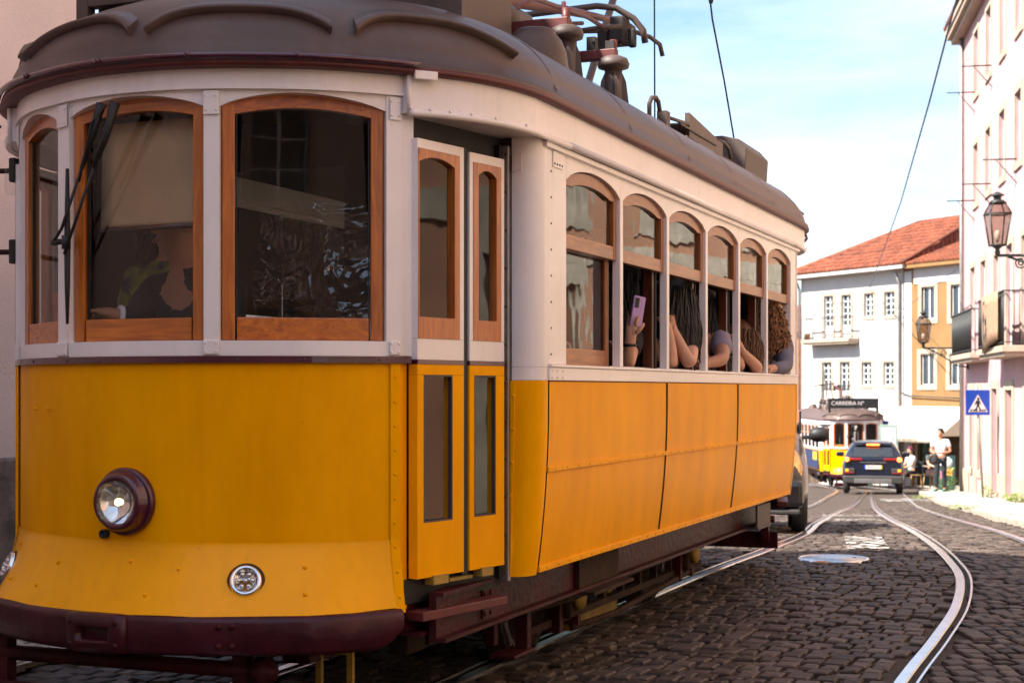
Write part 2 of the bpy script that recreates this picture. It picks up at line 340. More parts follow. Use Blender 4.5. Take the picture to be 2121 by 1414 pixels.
def keep_common(X, Y):
    ok = (X < kx(Y) - .03)
    for P_, sd in ((pathA, 1), (pathB, -1), (pathC, -1), (pathD, 1)): ok &= nearest_d(offset(P_, .024*sd)[::2], X, Y) > .09
    p = X*CN - Y*SN; ok &= p > -4.93
    return ok & (X > -.36*Y - 1.6) & (X < .40*Y + 1.6)
zone1 = sett_rows(-5, 15, 6.0, 30, R(-24), .142, .095, .135, lambda X, Y: keep_common(X, Y) & (side_of(pathA, X, Y) < 0))
zone2 = sett_rows(-2, 15, 6.0, 30, R(3), .15, .09, .135, lambda X, Y: keep_common(X, Y) & (side_of(pathA, X, Y) >= 0))
zone3 = sett_rows(0, 18, 30, 56, R(2), .14, .13, .2, lambda X, Y: keep_common(X, Y))
S = np.concatenate([zone1, zone2, zone3])
# left limestone setts
def keep_left(X, Y): p = X*CN - Y*SN; return (p < -4.95) & (p > WALLP)
zl = sett_rows(-6, 0, 4.5, 11, R(70), .1, .09, .14, keep_left)
def sett_mesh(S, z0, seed, wob=.012, gap=.006):
    rg = np.random.default_rng(seed); n = len(S); V = np.zeros((n, 12, 3)); sx = np.array([-1, 1, 1, -1]); sy = np.array([-1, -1, 1, 1])
    hx = S[:, 2] - gap; hy = S[:, 3] - gap; ca, sa = np.cos(S[:, 4]), np.sin(S[:, 4])
    tilt = rg.normal(0, .03, (n, 2)); dz = rg.normal(-.004, .0035, n); G = np.array([gzs(y) for y in S[:, 1]]); slope = np.array([gzs(y+.1)-gzs(y-.1) for y in S[:, 1]]) / .2
    jit = rg.normal(0, .005, (n, 4, 2))
    for ring, (ins, z) in enumerate(((0, -.06), (.003, -.007), (.013, 0))):
        for c in range(4):
            lx = sx[c]*(hx - ins) + jit[:, c, 0]; ly = sy[c]*(hy - ins) + jit[:, c, 1]
            X = S[:, 0] + lx*ca - ly*sa; Y = S[:, 1] + lx*sa + ly*ca
            zz = G + (Y - S[:, 1])*slope + z0 + dz + (z + (tilt[:, 0]*lx + tilt[:, 1]*ly if ring else 0)) + (rg.normal(0, .0018, n) if ring == 2 else 0)
            V[:, ring*4 + c] = np.stack([X, Y, zz], 1)
    F = []
    q = [(0,1,5,4),(1,2,6,5),(2,3,7,6),(3,0,4,7),(4,5,9,8),(5,6,10,9),(6,7,11,10),(7,4,8,11),(8,9,10,11)]
    F = (np.arange(n)[:, None, None]*12 + np.array(q)[None]).reshape(-1, 4)
    return V.reshape(-1, 3), F
def fast_mesh(name, V, F, m, parent):
    me = bpy.data.meshes.new(name); nv, nf = len(V), len(F); me.vertices.add(nv); me.vertices.foreach_set('co', V.astype('f').ravel())
    me.loops.add(nf*4); me.loops.foreach_set('vertex_index', F.astype('i').ravel()); me.polygons.add(nf)
    me.polygons.foreach_set('loop_start', np.arange(0, nf*4, 4, dtype='i')); me.polygons.foreach_set('use_smooth', np.zeros(nf, dtype=bool)); me.update(calc_edges=True); me.validate(); me.materials.append(m)
    o = bpy.data.objects.new(name, me); COL.objects.link(o); o.parent = parent; return o
road = sheet('road', [-6, -2, 2, 6, 10, 14, 18], YS[:72], -.024, DIRT); tag(road, kind='structure')
# the 300 that show largest: nearest to the camera and in view
inview = (S[:, 0] > -.05*S[:, 1]) & (S[:, 0] < .325*S[:, 1]) & (S[:, 1] > 7.2) & (S[:, 0] > (S[:, 1] - 7.6)*.40 + .4)
order = np.argsort(np.where(inview, S[:, 1], 99)); first = order[:300]; rest = order[300:]
V, F = sett_mesh(S[rest], 0, 3); so_ = fast_mesh('sett_field', V, F, SETT, road); so_['kind'] = 'stuff'
var = []
for k in range(10):
    one = np.array([[0, 0, .046 + .0022*k, .072, 0]]); V, F = sett_mesh(one, 0, 50 + k); V = V.copy(); o = fast_mesh('sett', V, F, SETT, None); var.append(o.data); bpy.data.objects.remove(o)
for i in first:
    x, y, hx, hy, a = S[i]; k = int(np.clip((hx - .046) / .0022, 0, 9)); o = bpy.data.objects.new('sett', var[k]); COL.objects.link(o); o.parent = road
    o.location = (x, y, gzs(y)); o.rotation_euler = (0, 0, a + (math.pi if random.random() < .5 else 0))
V, F = sett_mesh(zl, .055, 9); lo = fast_mesh('sett_field', V, F, LIME, lpo); lo['kind'] = 'stuff'

# pavement slabs texture setts near the pink house (limestone cubes) as one field
def keep_pav(X, Y): return (X > kx(Y) + .3) & (X < kx(Y) + 3.2)
zp = sett_rows(5, 16, 13, 46, R(12), .12, .1, .14, keep_pav); V, F = sett_mesh(zp, .085, 21); po = fast_mesh('sett_field', V, F, LIME, pav); po['kind'] = 'stuff'

# manhole cover
mh = empty('manhole_cover', (2.62, 12.6, gzs(12.6) + .002)); tag(mh, 'round iron manhole cover among the shaded setts beside the tram track', 'manhole cover')
MB().lathe([(.285, -.05), (.285, .006), (.262, .008), (.262, -.01)], 40, cap=False).build('rim', RAILM, mh)
MB().lathe([(0.001, .004), (.255, .004), (.257, -.02)], 40, cap=False).build('lid', mat('worn_cover_iron', (.42, .42, .44), .3, 1, var=.3, scale=20, bump=.3, bscale=40), mh)

# worn white crossing stripes
def paint_mat():
    m = bpy.data.materials.new('worn_road_paint'); m.use_nodes = True; t = m.node_tree; b = t.nodes['Principled BSDF']; b.inputs['Base Color'].default_value = (.5, .48, .45, 1); b.inputs['Roughness'].default_value = .7
    n = t.nodes.new('ShaderNodeTexNoise'); n.inputs['Scale'].default_value = 9; n.inputs['Detail'].default_value = 5; co = t.nodes.new('ShaderNodeTexCoord'); t.links.new(co.outputs['Object'], n.inputs[0])
    r = t.nodes.new('ShaderNodeValToRGB'); r.color_ramp.elements[0].position = .50; r.color_ramp.elements[1].position = .62; t.links.new(n.outputs[0], r.inputs[0]); t.links.new(r.outputs[0], b.inputs['Alpha']); return m
PAINT = paint_mat()
def stripe(x0, x1, y0, y1, sh=0):
    mb = MB(); mb.grid([[(x + (y-y0)*sh, y, gzs(y) + .007) for x in np.linspace(x0, x1, 4)] for y in np.linspace(y0, y1, 6)]); return mb.build('crossing_stripe', PAINT)
for k, (x0, x1, y0, y1, lab) in enumerate([(2.95, 3.32, 13.6, 15.4, 'worn white crossing stripe beside the wheel of the car behind the tram'), (3.9, 4.6, 18.9, 19.7, 'nearest of the short worn white stripes beyond the following car'), (4.25, 5.0, 20.9, 21.8, 'middle of the short worn white stripes beyond the following car'), (4.7, 5.6, 23.4, 24.4, 'farthest of the short worn white stripes beyond the following car'), (9.0, 10.2, 37.5, 40, 'worn white road marking in front of the dark suv')]):
    tag(stripe(x0, x1, y0, y1, .2), lab, 'road marking', 'worn white road markings')
# ================================================================ the near tram (local: x right, y to the rear, z up; y=0 front corner of the saloon)
SAL = 5.333; ZG = 2.537                                    # saloon length, gutter height
GP = [(0, -1.12), (.15, -1.112), (.3, -1.078), (.45, -1.02), (.63, -.93), (.78, -.815), (.91, -.68), (1.02, -.555), (1.10, -.42), (1.16, -.25), (1.19, -.08), (1.2, .12)]
half = catmull([(-.15, -1.112)] + GP + [(1.2, .4)], 6)[6:-6]
FRONT = [Vector((-p.x, p.y, 0)) for p in reversed(half[1:])] + half            # left to right
FN = []
for i, p in enumerate(FRONT):
    t = (FRONT[min(i+1, len(FRONT)-1)] - FRONT[max(i-1, 0)]).normalized(); FN.append(Vector((t.y, -t.x, 0)))   # outward
FX = np.array([p.x for p in FRONT])
def fp(x, off=0.0, z=0.0):
    """point on the bow at lateral position x, moved inward by off along the normal"""
    i = float(np.interp(x, FX, np.arange(len(FX)))); k = min(int(i), len(FX) - 2); t = i - k
    p = FRONT[k].lerp(FRONT[k+1], t); n = FN[k].lerp(FN[k+1], t).normalized(); q = p - n * off; return Vector((q.x, q.y, z)), n
def bow(x0, x1, n=24): return list(np.linspace(x0, x1, n))
def band(name, m, parent, x0, x1, z0, z1, off, depth, n=24, bevel=.002):
    """a curved band following the bow"""
    mb = MB(); rows = []
    for x in bow(x0, x1, n):
        a, _ = fp(x, off); b, _ = fp(x, off + depth); rows.append([(a.x, a.y, z0), (a.x, a.y, z1), (b.x, b.y, z1), (b.x, b.y, z0)])
    mb.grid(rows, close=True, smooth=False); mb.add(rows[0], [(0,1,2,3)]); mb.add(rows[-1], [(3,2,1,0)])
    o = mb.build(name, m, parent, 0); return o
def rivets(parent, pts, r=.0065, m=None):
    """pts: (position, normal)"""
    mb = MB()
    for p, n in pts: mb.lathe([(r, -.001), (r*.8, r*.45), (r*.3, r*.6)], 6, at(p, n))
    o = mb.build('rivet_line', m or WHI, parent); o['kind'] = 'stuff'; return o

tram = empty('tram', (*pq(PC, Q0), 0), -TH)
tag(tram, 'yellow and cream vintage tram with wooden window frames filling the foreground', 'tram')
SYM = []            # objects repeated at the other end / side by a half turn
def S_(o): SYM.append(o); return o

# ---- roof
def outline():
    pts = [p for p in FRONT]; rear = [Vector((-p.x, SAL - p.y, 0)) for p in FRONT]
    side = [Vector((1.2, y, 0)) for y in np.linspace(.5, SAL - .5, 12)]; left = [Vector((-1.2, y, 0)) for y in np.linspace(SAL - .5, .5, 12)]
    return pts + side + rear + left
OUT = outline()
def roof_h(t): return .362 * (1 - t**5) ** .65
def roof_z(x, y):
    return ZG + .012 + roof_h(min(1, abs(x) / 1.2))
mb = MB(); rows = []
for t in (1.012, 1.012, 1.0, .985, .965, .94, .91, .87, .82, .75, .66, .54, .4, .25, .1, .02):
    r = []
    for p in OUT:
        c = Vector((0, min(max(p.y, .15), SAL - .15), 0)); q = c + (p - c) * t; r.append((q.x, q.y, (ZG - .004 if not rows else ZG + .012) + (roof_h(t) if t < 1 else 0)))
    rows.append(r)
mb.grid(rows, close=True); mb.build('roof', BRO, tram)
# roof seams: thin straps across the roof
def roof_pt(x, y, dz=0): return Vector((x, y, roof_z(x, y) + dz))
for y in (.12, 1.15, 2.2, 3.25, 4.3, 5.2):
    mb = MB(); xs = 1.2 * np.sign(np.linspace(-1, 1, 41)) * np.abs(np.linspace(-1, 1, 41)) ** .55 * .997
    mb.grid([[(x, y - .016, roof_z(x, y) + .0015), (x, y - .006, roof_z(x, y) + .005), (x, y + .006, roof_z(x, y) + .005), (x, y + .016, roof_z(x, y) + .0015)] for x in xs]); mb.build('roof_strap', BRO, tram)
# curved drip ledges on the front dome
def dome_pt(x, t):
    p, n = fp(x); c = Vector((0, max(p.y, .15), 0)); q = c + (p - c) * t; return Vector((q.x, q.y, ZG + .012 + roof_h(t))), n
for xa, xb in ((-1.13, -.68), (-.63, -.01), (.06, .70), (.77, 1.165)):
    mb = MB(); rows = []
    for k, x in enumerate(bow(xa, xb, 22)):
        s = abs(2 * k / 21 - 1); t = .925 + .05 * s ** 3
        a, n = dome_pt(x, t); b, _ = dome_pt(x, t - .03); e = n * .012 * (1 if s < .96 else .2)
        rows.append([a - Vector((0, 0, .004)), a + n * .03 + Vector((0, 0, .012)), a + n * .028 + Vector((0, 0, .022)), b + Vector((0, 0, .016)), b - Vector((0, 0, .004))])
    mb.grid(rows); mb.add(rows[0], [(0,1,2,3,4)]); mb.add(rows[-1], [(4,3,2,1,0)]); S_(mb.build('drip_ledge', BRO, tram))
# gutter moulding under the roof edge, all round
mb = MB(); rows = []
for dz, k in ((-.006, 1.0), (-.006, 1.016), (-.024, 1.016), (-.03, 1.006), (-.03, .97)):
    rows.append([((p.x) * k, (p.y - SAL/2) * (1 + (k-1)*.35) + SAL/2, ZG + dz) for p in OUT])
mb.grid(rows, close=True); mb.build('gutter', RED, tram)
# purple drip rail round the front, with a bracket at each end
pts = [fp(x, -.035, ZG + .003)[0] for x in bow(-1.04, .93, 40)]
pts = [pts[0] + Vector((-.03, .05, -.075)), pts[0] + Vector((-.045, .02, -.05)), pts[0] + Vector((-.03, .0, -.015))] + pts
S_(T('drip_rail', MARG, tram, pts, .011, 8))
for x in (-.5, -.1, .25, .6): S_(MB().lathe([(.012, 0), (.012, .016), (.006, .018)], 8, at(fp(x, -.042, ZG + .003)[0], fp(x)[1])).build('rail_screw', MARG, tram))
p, n = fp(.95, -.015, ZG - .032); S_(MB().box((-.045, -.016, -.004), (.045, .016, .012), at(p, n, (0, 0, 1))).build('rail_bracket', WHI, tram, .003))

# ---- letter boards
FB = .05                                                     # inset of the bow panels behind the gutter line
WP = [(-.888, -.84), (-.435, -.36), (.277, .335), (.862, .905)]     # front posts (lateral ranges)
S_(band('letter_board', WHI, tram, -.905, .912, 2.441, ZG - .022, FB - .012, .03, 40))
S_(band('letter_board_seam', WHI, tram, -.905, .912, 2.434, 2.4405, FB - .018, .03, 40))
for s in (-1, 1):
    mb = MB(); rows = []; path = [fp(x, .012)[0] for x in (np.linspace(.912, 1.19, 22))] + [Vector((1.186, .3, 0))]
    if s < 0: path = [Vector((-p.x, p.y, 0)) for p in path]
    for p in path: rows.append([(p.x, p.y, 2.372), (p.x, p.y, ZG - .022), (p.x - s*.03, p.y + .01, ZG - .022), (p.x - s*.03, p.y + .01, 2.372)])
    mb.grid(rows, close=True, smooth=False); mb.add(rows[0], [(0,1,2,3)]); S_(mb.build('letter_board', WHI, tram))
    S_(T('roll_moulding', WHI, tram, [Vector((p.x, p.y, 2.372)) for p in path], .014, 10))
    S_(T('corner_bead', WHI, tram, [Vector((path[0].x, path[0].y, 2.372)), Vector((path[0].x, path[0].y, ZG - .02))], .010, 8))
    S_(rivets(tram, [(Vector((path[i].x, path[i].y, 2.385)) + Vector((s*.012, -.006, 0)), (s*.6, -.7, 0)) for i in range(0, 22, 4)]))
# side letter board of the saloon (right side; half-turn copy makes the other)
S_(B('letter_board', WHI, tram, ((1.156, .3, 2.385), (1.186, 2.40, ZG - .022)), bevel=.002))
S_(B('letter_board', WHI, tram, ((1.156, 2.402, 2.385), (1.186, SAL - .3, ZG - .022)), bevel=.002))
S_(T('roll_moulding', WHI, tram, [(1.184, .305, 2.376), (1.184, SAL - .3, 2.376)], .016, 10))
S_(B('moulding_step', WHI, tram, ((1.15, .06, 2.338), (1.176, SAL - .06, 2.362)), bevel=.004))

# ---- front window posts, headers and sashes
def post(x0, x1, z0, z1, off, dep, name='window_post'):
    mb = MB(); rows = []
    for x in (x0, (x0+x1)/2, x1):
        a, _ = fp(x, off); b, _ = fp(x, off + dep); rows.append([(a.x, a.y, z0), (a.x, a.y, z1), (b.x, b.y, z1), (b.x, b.y, z0)])
    mb.grid(rows, close=True, smooth=False); mb.add(rows[0], [(0,1,2,3)]); mb.add(rows[-1], [(3,2,1,0)]); return mb.build(name, WHI, tram, .003)
for a, b in WP: S_(post(a, b, 1.478, 2.434, FB - .004, .075))
S_(post(-.935, -.89, 1.478, 2.37, FB + .01, .06, 'door_post')); S_(post(.906, .938, 1.478, 2.37, FB + .01, .06, 'door_post'))
for a, b in WP:                                             # gusset plates with four screws
    for z in (2.385, 1.508):
        h = .042 if z > 2 else .026; xm = (a+b)/2; w = (b-a)*.98
        p, n = fp(xm, FB - .008); S_(MB().box((-w/2, -h, 0), (w/2, h, .005), at((p.x, p.y, z), n, (0, 0, 1))).build('gusset_plate', WHI, tram, .004))
        S_(rivets(tram, [(at((p.x, p.y, z), n, (0, 0, 1)) @ Vector((sx*w*.33, sz*h*.6, .004)), n) for sx in (-1, 1) for sz in (-1, 1)], .006, WHI))
S_(band('belt_rail', WHI, tram, -.888, .906, 1.477, 1.532, FB - .002, .07, 40))
S_(band('belt_moulding', MARG, tram, -.905, .925, 1.452, 1.4755, FB - .018, .05, 40))
S_(rivets(tram, [(fp(x, FB - .018, 1.464)[0], fp(x)[1]) for x in (-.6, -.35, -.1, .15, .4, .62, .84)], .006, MARG))
BAYS = [(-.84, -.435), (-.36, .277), (.335, .862)]
def arch(t): return 1 - (2*t - 1)**2
for bi, (a, b) in enumerate(BAYS):
    rise = .05 if bi != 0 else .06; zs = 2.425 - rise
    mb = MB(); rows = []                                     # white arched header
    for k in range(17):
        t = k / 16; x = a + (b-a)*t; p, _ = fp(x, FB + .002); q, _ = fp(x, FB + .06); zb = zs + rise * (arch(t)) ** .85
        rows.append([(p.x, p.y, zb), (p.x, p.y, 2.436), (q.x, q.y, 2.436), (q.x, q.y, zb)])
    mb.grid(rows, close=True, smooth=False); S_(mb.build('window_header', WHI, tram))
    # flat wooden sash between the posts
    pa, _ = fp(a, FB + .035); pb, _ = fp(b, FB + .035); U = (pb - pa); Wd = U.length; U.normalize(); N = Vector((U.y, -U.x, 0))
    M = Matrix((( U.x, 0, N.x, pa.x), (U.y, 0, N.y, pa.y), (0, 1, 0, 0), (0, 0, 0, 1)))        # local x along sash, y up, z outward
    root = S_(empty('window_sash')); root.parent = tram
    for xa in (0, Wd - .046): MB().box((xa, 1.534, -.02), (xa + .046, zs + .012, .022), M).build('stile', WOOD, root, .004)
    mb = MB(); n = 16; top = []; bot = []
    for k in range(n + 1):
        t = k/n; zt = zs + .016 + (rise - .01) * arch(t)**.85; top.append((t*Wd, zt)); bot.append((t*Wd, zs - .036 + rise*.8*arch(t)))
    for d in (0, 1):
        pass
    rows = [[M @ Vector((x, zt, .0215)), M @ Vector((x, zb, .0215)), M @ Vector((x, zb, -.019)), M @ Vector((x, zt, -.019))] for (x, zt), (_, zb) in zip(top, bot)]
    mb.grid(rows, close=True, smooth=False); mb.build('sash_rail', WOODH, root)
    MB().box((.053, 1.534, -.018), (Wd - .053, 1.617, .0205), M).build('sash_rail', WOODH, root, .004)
    poly = [(.045, 1.61), (Wd - .045, 1.61)] + [(x, zb + .008) for (x, _), (_, zb) in reversed(list(zip(top, bot))) if .04 < x < Wd - .04]
    MB().add([M @ Vector((x, z, -.002)) for x, z in poly], [tuple(range(len(poly)))]).build('pane', GLASSF, root)
    MB().box((.05, 1.616, -.006), (.054, zs - .02, .006), M).box((Wd-.054, 1.616, -.006), (Wd-.05, zs - .02, .006), M).box((.05, 1.613, -.006), (Wd-.05, 1.618, .006), M).build('glazing_bead', BLK, root)

# ---- dash panel
def dash_off(z, x=0):
    if z > .80: return FB
    e = min(1, max(0, (abs(x) - .62) / .28)); t = (.80 - z) / .25; return FB - .145 * (t ** 1.25) * (1 - .6*e*e*(3 - 2*e))
mb = MB(); rows = []
for z in (1.453, 1.38, 1.25, 1.1, .95, .85, .812, .80):
    rows.append([tuple(fp(x, FB, z)[0]) for x in bow(-.89, .89, 48)])
mb.grid(rows); S_(mb.build('dash_panel', YEL, tram))
mb = MB(); rows = []
for z in (.804, .797, .78, .74, .69, .63, .59, .556):
    rows.append([tuple(fp(x, dash_off(z, x) - .006, z + .006*math.sin(x*9)*(z < .62))[0]) for x in bow(-.896, .896, 48)])
mb.grid(rows); S_(mb.build('flared_apron', YEL2, tram))
for s in (-1, 1):
    mb = MB(); rows = []
    for z in (1.452, 1.1, .81, .78, .70, .62, .545):
        r = []
        for x, o in ((.872, .008), (.896, .010), (.898, -.02)):
            p, n = fp(s*x, dash_off(z, x) - o, z); r.append(tuple(p))
        r[2] = tuple(fp(s*.899, FB - .004, z)[0]); r.append(tuple(fp(s*.925, FB + .03, z)[0]))
        rows.append(r)
    mb.grid(rows, smooth=False); S_(mb.build('corner_strip', YEL, tram))
    S_(rivets(tram, [(fp(s*.884, dash_off(z, .884) - .010, z)[0], fp(s*.884)[1]) for z in np.linspace(1.40, .6, 10)], .006, YEL))
S_(rivets(tram, [(fp(x, dash_off(z, x) - .009, z)[0], (fp(x)[1] + Vector((0, 0, .45))).normalized()) for x, z in ((-.72, .75), (-.36, .71), (.0, .735), (.20, .715), (.62, .72), (-.62, .63), (-.42, .625), (.10, .625), (.62, .63), (-.6, 1.28), (-.5, 1.28))], .008, YEL))
# ---- bumper
mb = MB(); rows = []
for k, x in enumerate(bow(-.88, .88, 56)):
    e = max(0, (abs(x) - .80) / .085); zb = .425 + .075 * e * e; r = []
    for off, z in ((-.085, .562), (-.112, .556), (-.118, .54), (-.118, zb + .015), (-.110, zb), (-.06, zb + .005), (-.02, .5)):
        p, _ = fp(x, off + .055*min(1, max(0, (abs(x) - .62) / .26))**2*(off < -.03), z); r.append(tuple(p))
    rows.append(r)
mb.grid(rows, smooth=True); mb.add(rows[0], [tuple(range(7))]); mb.add(rows[-1], [tuple(range(7))]); S_(mb.build('bumper', BUM, tram))
def bolts(x, z, sp=.04, sz=.035, r=.013, off=-.118):
    for sx in (-1, 1):
        for s2 in (-1, 1):
            p, n = fp(x + sx*sp/2, off, z + s2*sz); S_(MB().lathe([(r, -.002), (r, .006), (r*.7, .011), (r*.2, .013)], 8, at(p, n)).build('bumper_bolt', MAR, tram))
bolts(-.62, .50); bolts(.385, .495)
p, n = fp(-.05, -.115, .493); M = at(p, n, (0, 0, 1)); mb = MB()                      # coupling pocket
ring = lambda w, h, z, r=.02: [M @ Vector((sx*w + 0, sy*h, z)) for sx, sy in ((-1,-1),(-.6,-1.08),(.6,-1.08),(1,-1),(1.02,0),(1,1),(.6,1.05),(-.6,1.05),(-1,1),(-1.02,0))]
mb.grid([ring(.125, .066, -.02), ring(.125, .066, .012), ring(.115, .058, .022), ring(.075, .03, .034), ring(.066, .022, .03), ring(.064, .02, -.06)], close=True, smooth=True)
S_(mb.build('coupling_pocket', BUM, tram)); S_(MB().add(ring(.064, .02, -.05), [tuple(range(10))]).build('pocket_hole', BLK, tram))
for sx in (-.095, .095):
    for sy in (-.04, .04): S_(MB().lathe([(.012, .016), (.012, .028), (.004, .032)], 8, M @ Matrix.Translation((sx, sy, 0))).build('pocket_bolt', MAR, tram))

# ---- headlight and the two small round lamps
def lamp(x, z, r, name, deep, shell):
    off = dash_off(z, x); p, n = fp(x, off, z); tilt = Vector((n.x, n.y, .0 if deep > .03 else .4)).normalized(); M = at(p, tilt, (0, 0, 1))
    e = S_(MB().lathe([(r*1.05, -.03), (r*1.07, deep*.3), (r*1.0, deep*.35), (r*.98, deep), (r*.9, deep + r*.12), (r*.74, deep + r*.12), (r*.72, deep*.8)], 36, M, cap=False).build(name, shell, tram))
    MB().lathe([(.002, deep*.2), (r*.3, deep*.25), (r*.55, deep*.5), (r*.73, deep*.95)], 32, M, cap=False).build('reflector', CHR, e)
    MB().lathe([(.001, deep + r*.30), (r*.3, deep + r*.27), (r*.55, deep + r*.18), (r*.73, deep + r*.02)], 32, M, cap=False).build('lens', LENS, e)
    return e, M
h, M = lamp(-.045, .948, .108, 'headlight', .055, MARG)
mb = MB()
for k in range(-8, 9):
    x = k*.0088; hh = math.sqrt(max(0, .074**2 - x*x)); mb.bar(M @ Vector((x, -hh, .075 + .032*(1-(x/.08)**2)*.8)), M @ Vector((x, hh, .075 + .032*(1-(x/.08)**2)*.8)), .003, .003)
o = mb.build('lens_flute', LENS, h)
MB().lathe([(.002, .03), (.012, .035), (.014, .055), (.006, .065)], 12, M).build('bulb', mat('warm_bulb', (1, .72, .35), .3, emit=1.6), h)
MB().lathe([(.122, -.03), (.124, .018), (.118, .024), (.10, .02)], 36, M, cap=False).build('mounting_ring', MARG, h)
for x, z in ((.435, .672), (-.74, .655)):
    h, M = lamp(x, z, .058, 'marker_lamp', .018, CHR)
    MB().lathe([(.068, -.02), (.068, .004), (.06, .012)], 28, M, cap=False).build('gasket', BLK, h)
    mb = MB()
    for k in range(7):
        a = k*math.pi/3; q = (0, 0) if k == 6 else (.024*math.cos(a), .024*math.sin(a)); mb.lathe([(.011, .019), (.006, .028), (.001, .029)], 10, M @ Matrix.Translation((*q, 0)))
    mb.build('led_cup', CHR, h)
p, n = fp(-.145, FB, .826); S_(MB().lathe([(.017, -.01), (.017, .022), (.011, .024), (.011, .01)], 14, at(p, n)).build('horn_button', BLK, tram))

# ---- doors: two leaves each side of the platform
for s in (-1, 1):
    A = Vector((s*.895, -.62, 0)); Bv = Vector((s*1.02, -.035, 0)); U = (Bv - A); Ld = U.length; U.normalize(); N = Vector((U.y, -U.x, 0)) * s
    M = Matrix(((U.x, 0, N.x, A.x), (U.y, 0, N.y, A.y), (0, 1, 0, 0), (0, 0, 0, 1)))
    leaves = ((.004, Ld*.50), (Ld*.565, Ld*.965))
    for li, (x0, x1) in enumerate(leaves):
        w = x1 - x0; zb, zt = .655, 2.285 - .01*li; g0, g1 = (x0 + .003, x1 - w*.10) if li == 0 else (x0 + w*.10, x1 - w*.10)
        fr = MB(); c = .02
        lw0, lw1 = x0 + w*.13, x1 - w*.25                   # lower glass
        fr.box((x0, zb, -c), (x1, .86, c), M); fr.box((x0, .86, -c), (lw0, 1.41, c), M); fr.box((lw1, .86, -c), (x1, 1.41, c), M)
        d = S_(fr.build('door_leaf', YEL, tram)); 
        MB().box((x0, 1.411, -c), (x1, 1.449, c), M).build('yellow_rail', YEL, d)
        MB().box((x0, 1.45, -c-.001), (x1, 1.466, c+.002), M).build('maroon_line', MARG, d)
        MB().box((x0, 1.467, -c), (x1, 1.545, c), M).box((x0, 1.546, -c), (g0, zt, c), M).box((g1, 1.546, -c), (x1, zt, c), M).box((g0 + .0005, zt - .035, -c), (g1 - .0005, zt, c), M).build('cream_frame', WHI, d)
        mb = MB(); mb.box((g0, 1.546, -.012), (g1, 1.625, c + .003), M); sw = min(.033, w*.14); sl_ = .006 if li == 0 else sw
        mb.box((g0, 1.6255, -.012), (g0 + (.006 if li == 0 else sw), zt - .036, c + .003), M); mb.box((g1 - sw, 1.6255, -.012), (g1, zt - .036, c + .003), M)
        gw = g1 - g0 - sw - sl_; rows = []
        for k in range(9):
            t = k/8; x = g0 + sl_ + gw*t; rows.append([M @ Vector((x, zt - .037, c+.0025)), M @ Vector((x, zt - .085 + .024*arch(t), c+.0025)), M @ Vector((x, zt - .085 + .024*arch(t), -.012)), M @ Vector((x, zt - .037, -.012))])
        mb.grid(rows, close=True, smooth=False); mb.build('window_frame', WOOD, d)
        MB().add([M @ Vector(q) for q in ((g0+sl_-.004, 1.62, .004), (g1-sw+.004, 1.62, .004), (g1-sw+.004, zt-.05, .004), (g0+sl_-.004, zt-.05, .004))], [(0,1,2,3)]).build('pane', GLASS, d)
        MB().add([M @ Vector(q) for q in ((lw0-.004, .856, .002), (lw1+.004, .856, .002), (lw1+.004, 1.412, .002), (lw0-.004, 1.412, .002))], [(0,1,2,3)]).build('pane', GLASS, d)
        mb = MB()
        for a, b in (((lw0, .86), (lw0+.006, 1.41)), ((lw1-.006, .86), (lw1, 1.41)), ((lw0+.006, .86), (lw1-.006, .866)), ((lw0+.006, 1.404), (lw1-.006, 1.41))): mb.box((a[0], a[1], .003), (b[0], b[1], c+.001), M)
        mb.build('glazing_bead', BROD, d)
        MB().box((x0 + w*.3, zb - .03, -.012), (x0 + w*.62, zb + .004, .03), M).build('hinge', YOX, d)
    S_(MB().box((Ld*.502, .64, -.022), (Ld*.563, 2.29, .012), M).build('door_seal', BLK, tram, .004))
    S_(MB().box((Ld*.968, .60, -.05), (Ld*1.02, 2.335, -.004), M).build('brush_seal', BLK, tram))
    S_(B('door_track', IRON, tram, ((-.03, 2.287, -.06), (Ld*1.03, 2.37, -.03)), M=M)); S_(B('door_track', IRON, tram, ((-.02, .56, -.06), (Ld*1.03, .652, -.025)), M=M))
    S_(MB().box((-.0, .50, -.03), (Ld*.93, .535, .05), M).build('door_step', RED, tram, .004))
    S_(B('track_guide', YOX, tram, ((Ld*.35, .625, -.01), (Ld*.6, .637, .02)), M=M))
    # jamb strip of the saloon corner
    S_(B('jamb_strip', ALU, tram, ((s*1.028 - .014, -.032, .585), (s*1.028 + .014, -.004, 2.335)), bevel=.003))
    S_(rivets(tram, [(Vector((s*1.03, -.033, z)), (0, -1, 0)) for z in np.linspace(.62, 2.3, 12)], .007, BROD))
    # door header underside
    mb = MB(); mb.add([fp(s*.9, .03, 2.371)[0], fp(s*1.05, .03, 2.371)[0], fp(s*1.18, .03, 2.371)[0], (s*1.17, .1, 2.371), (s*.9, .1, 2.371), (s*.7, -.6, 2.371)], [(0,1,2,3,4,5)]); S_(mb.build('door_soffit', WHI, tram))

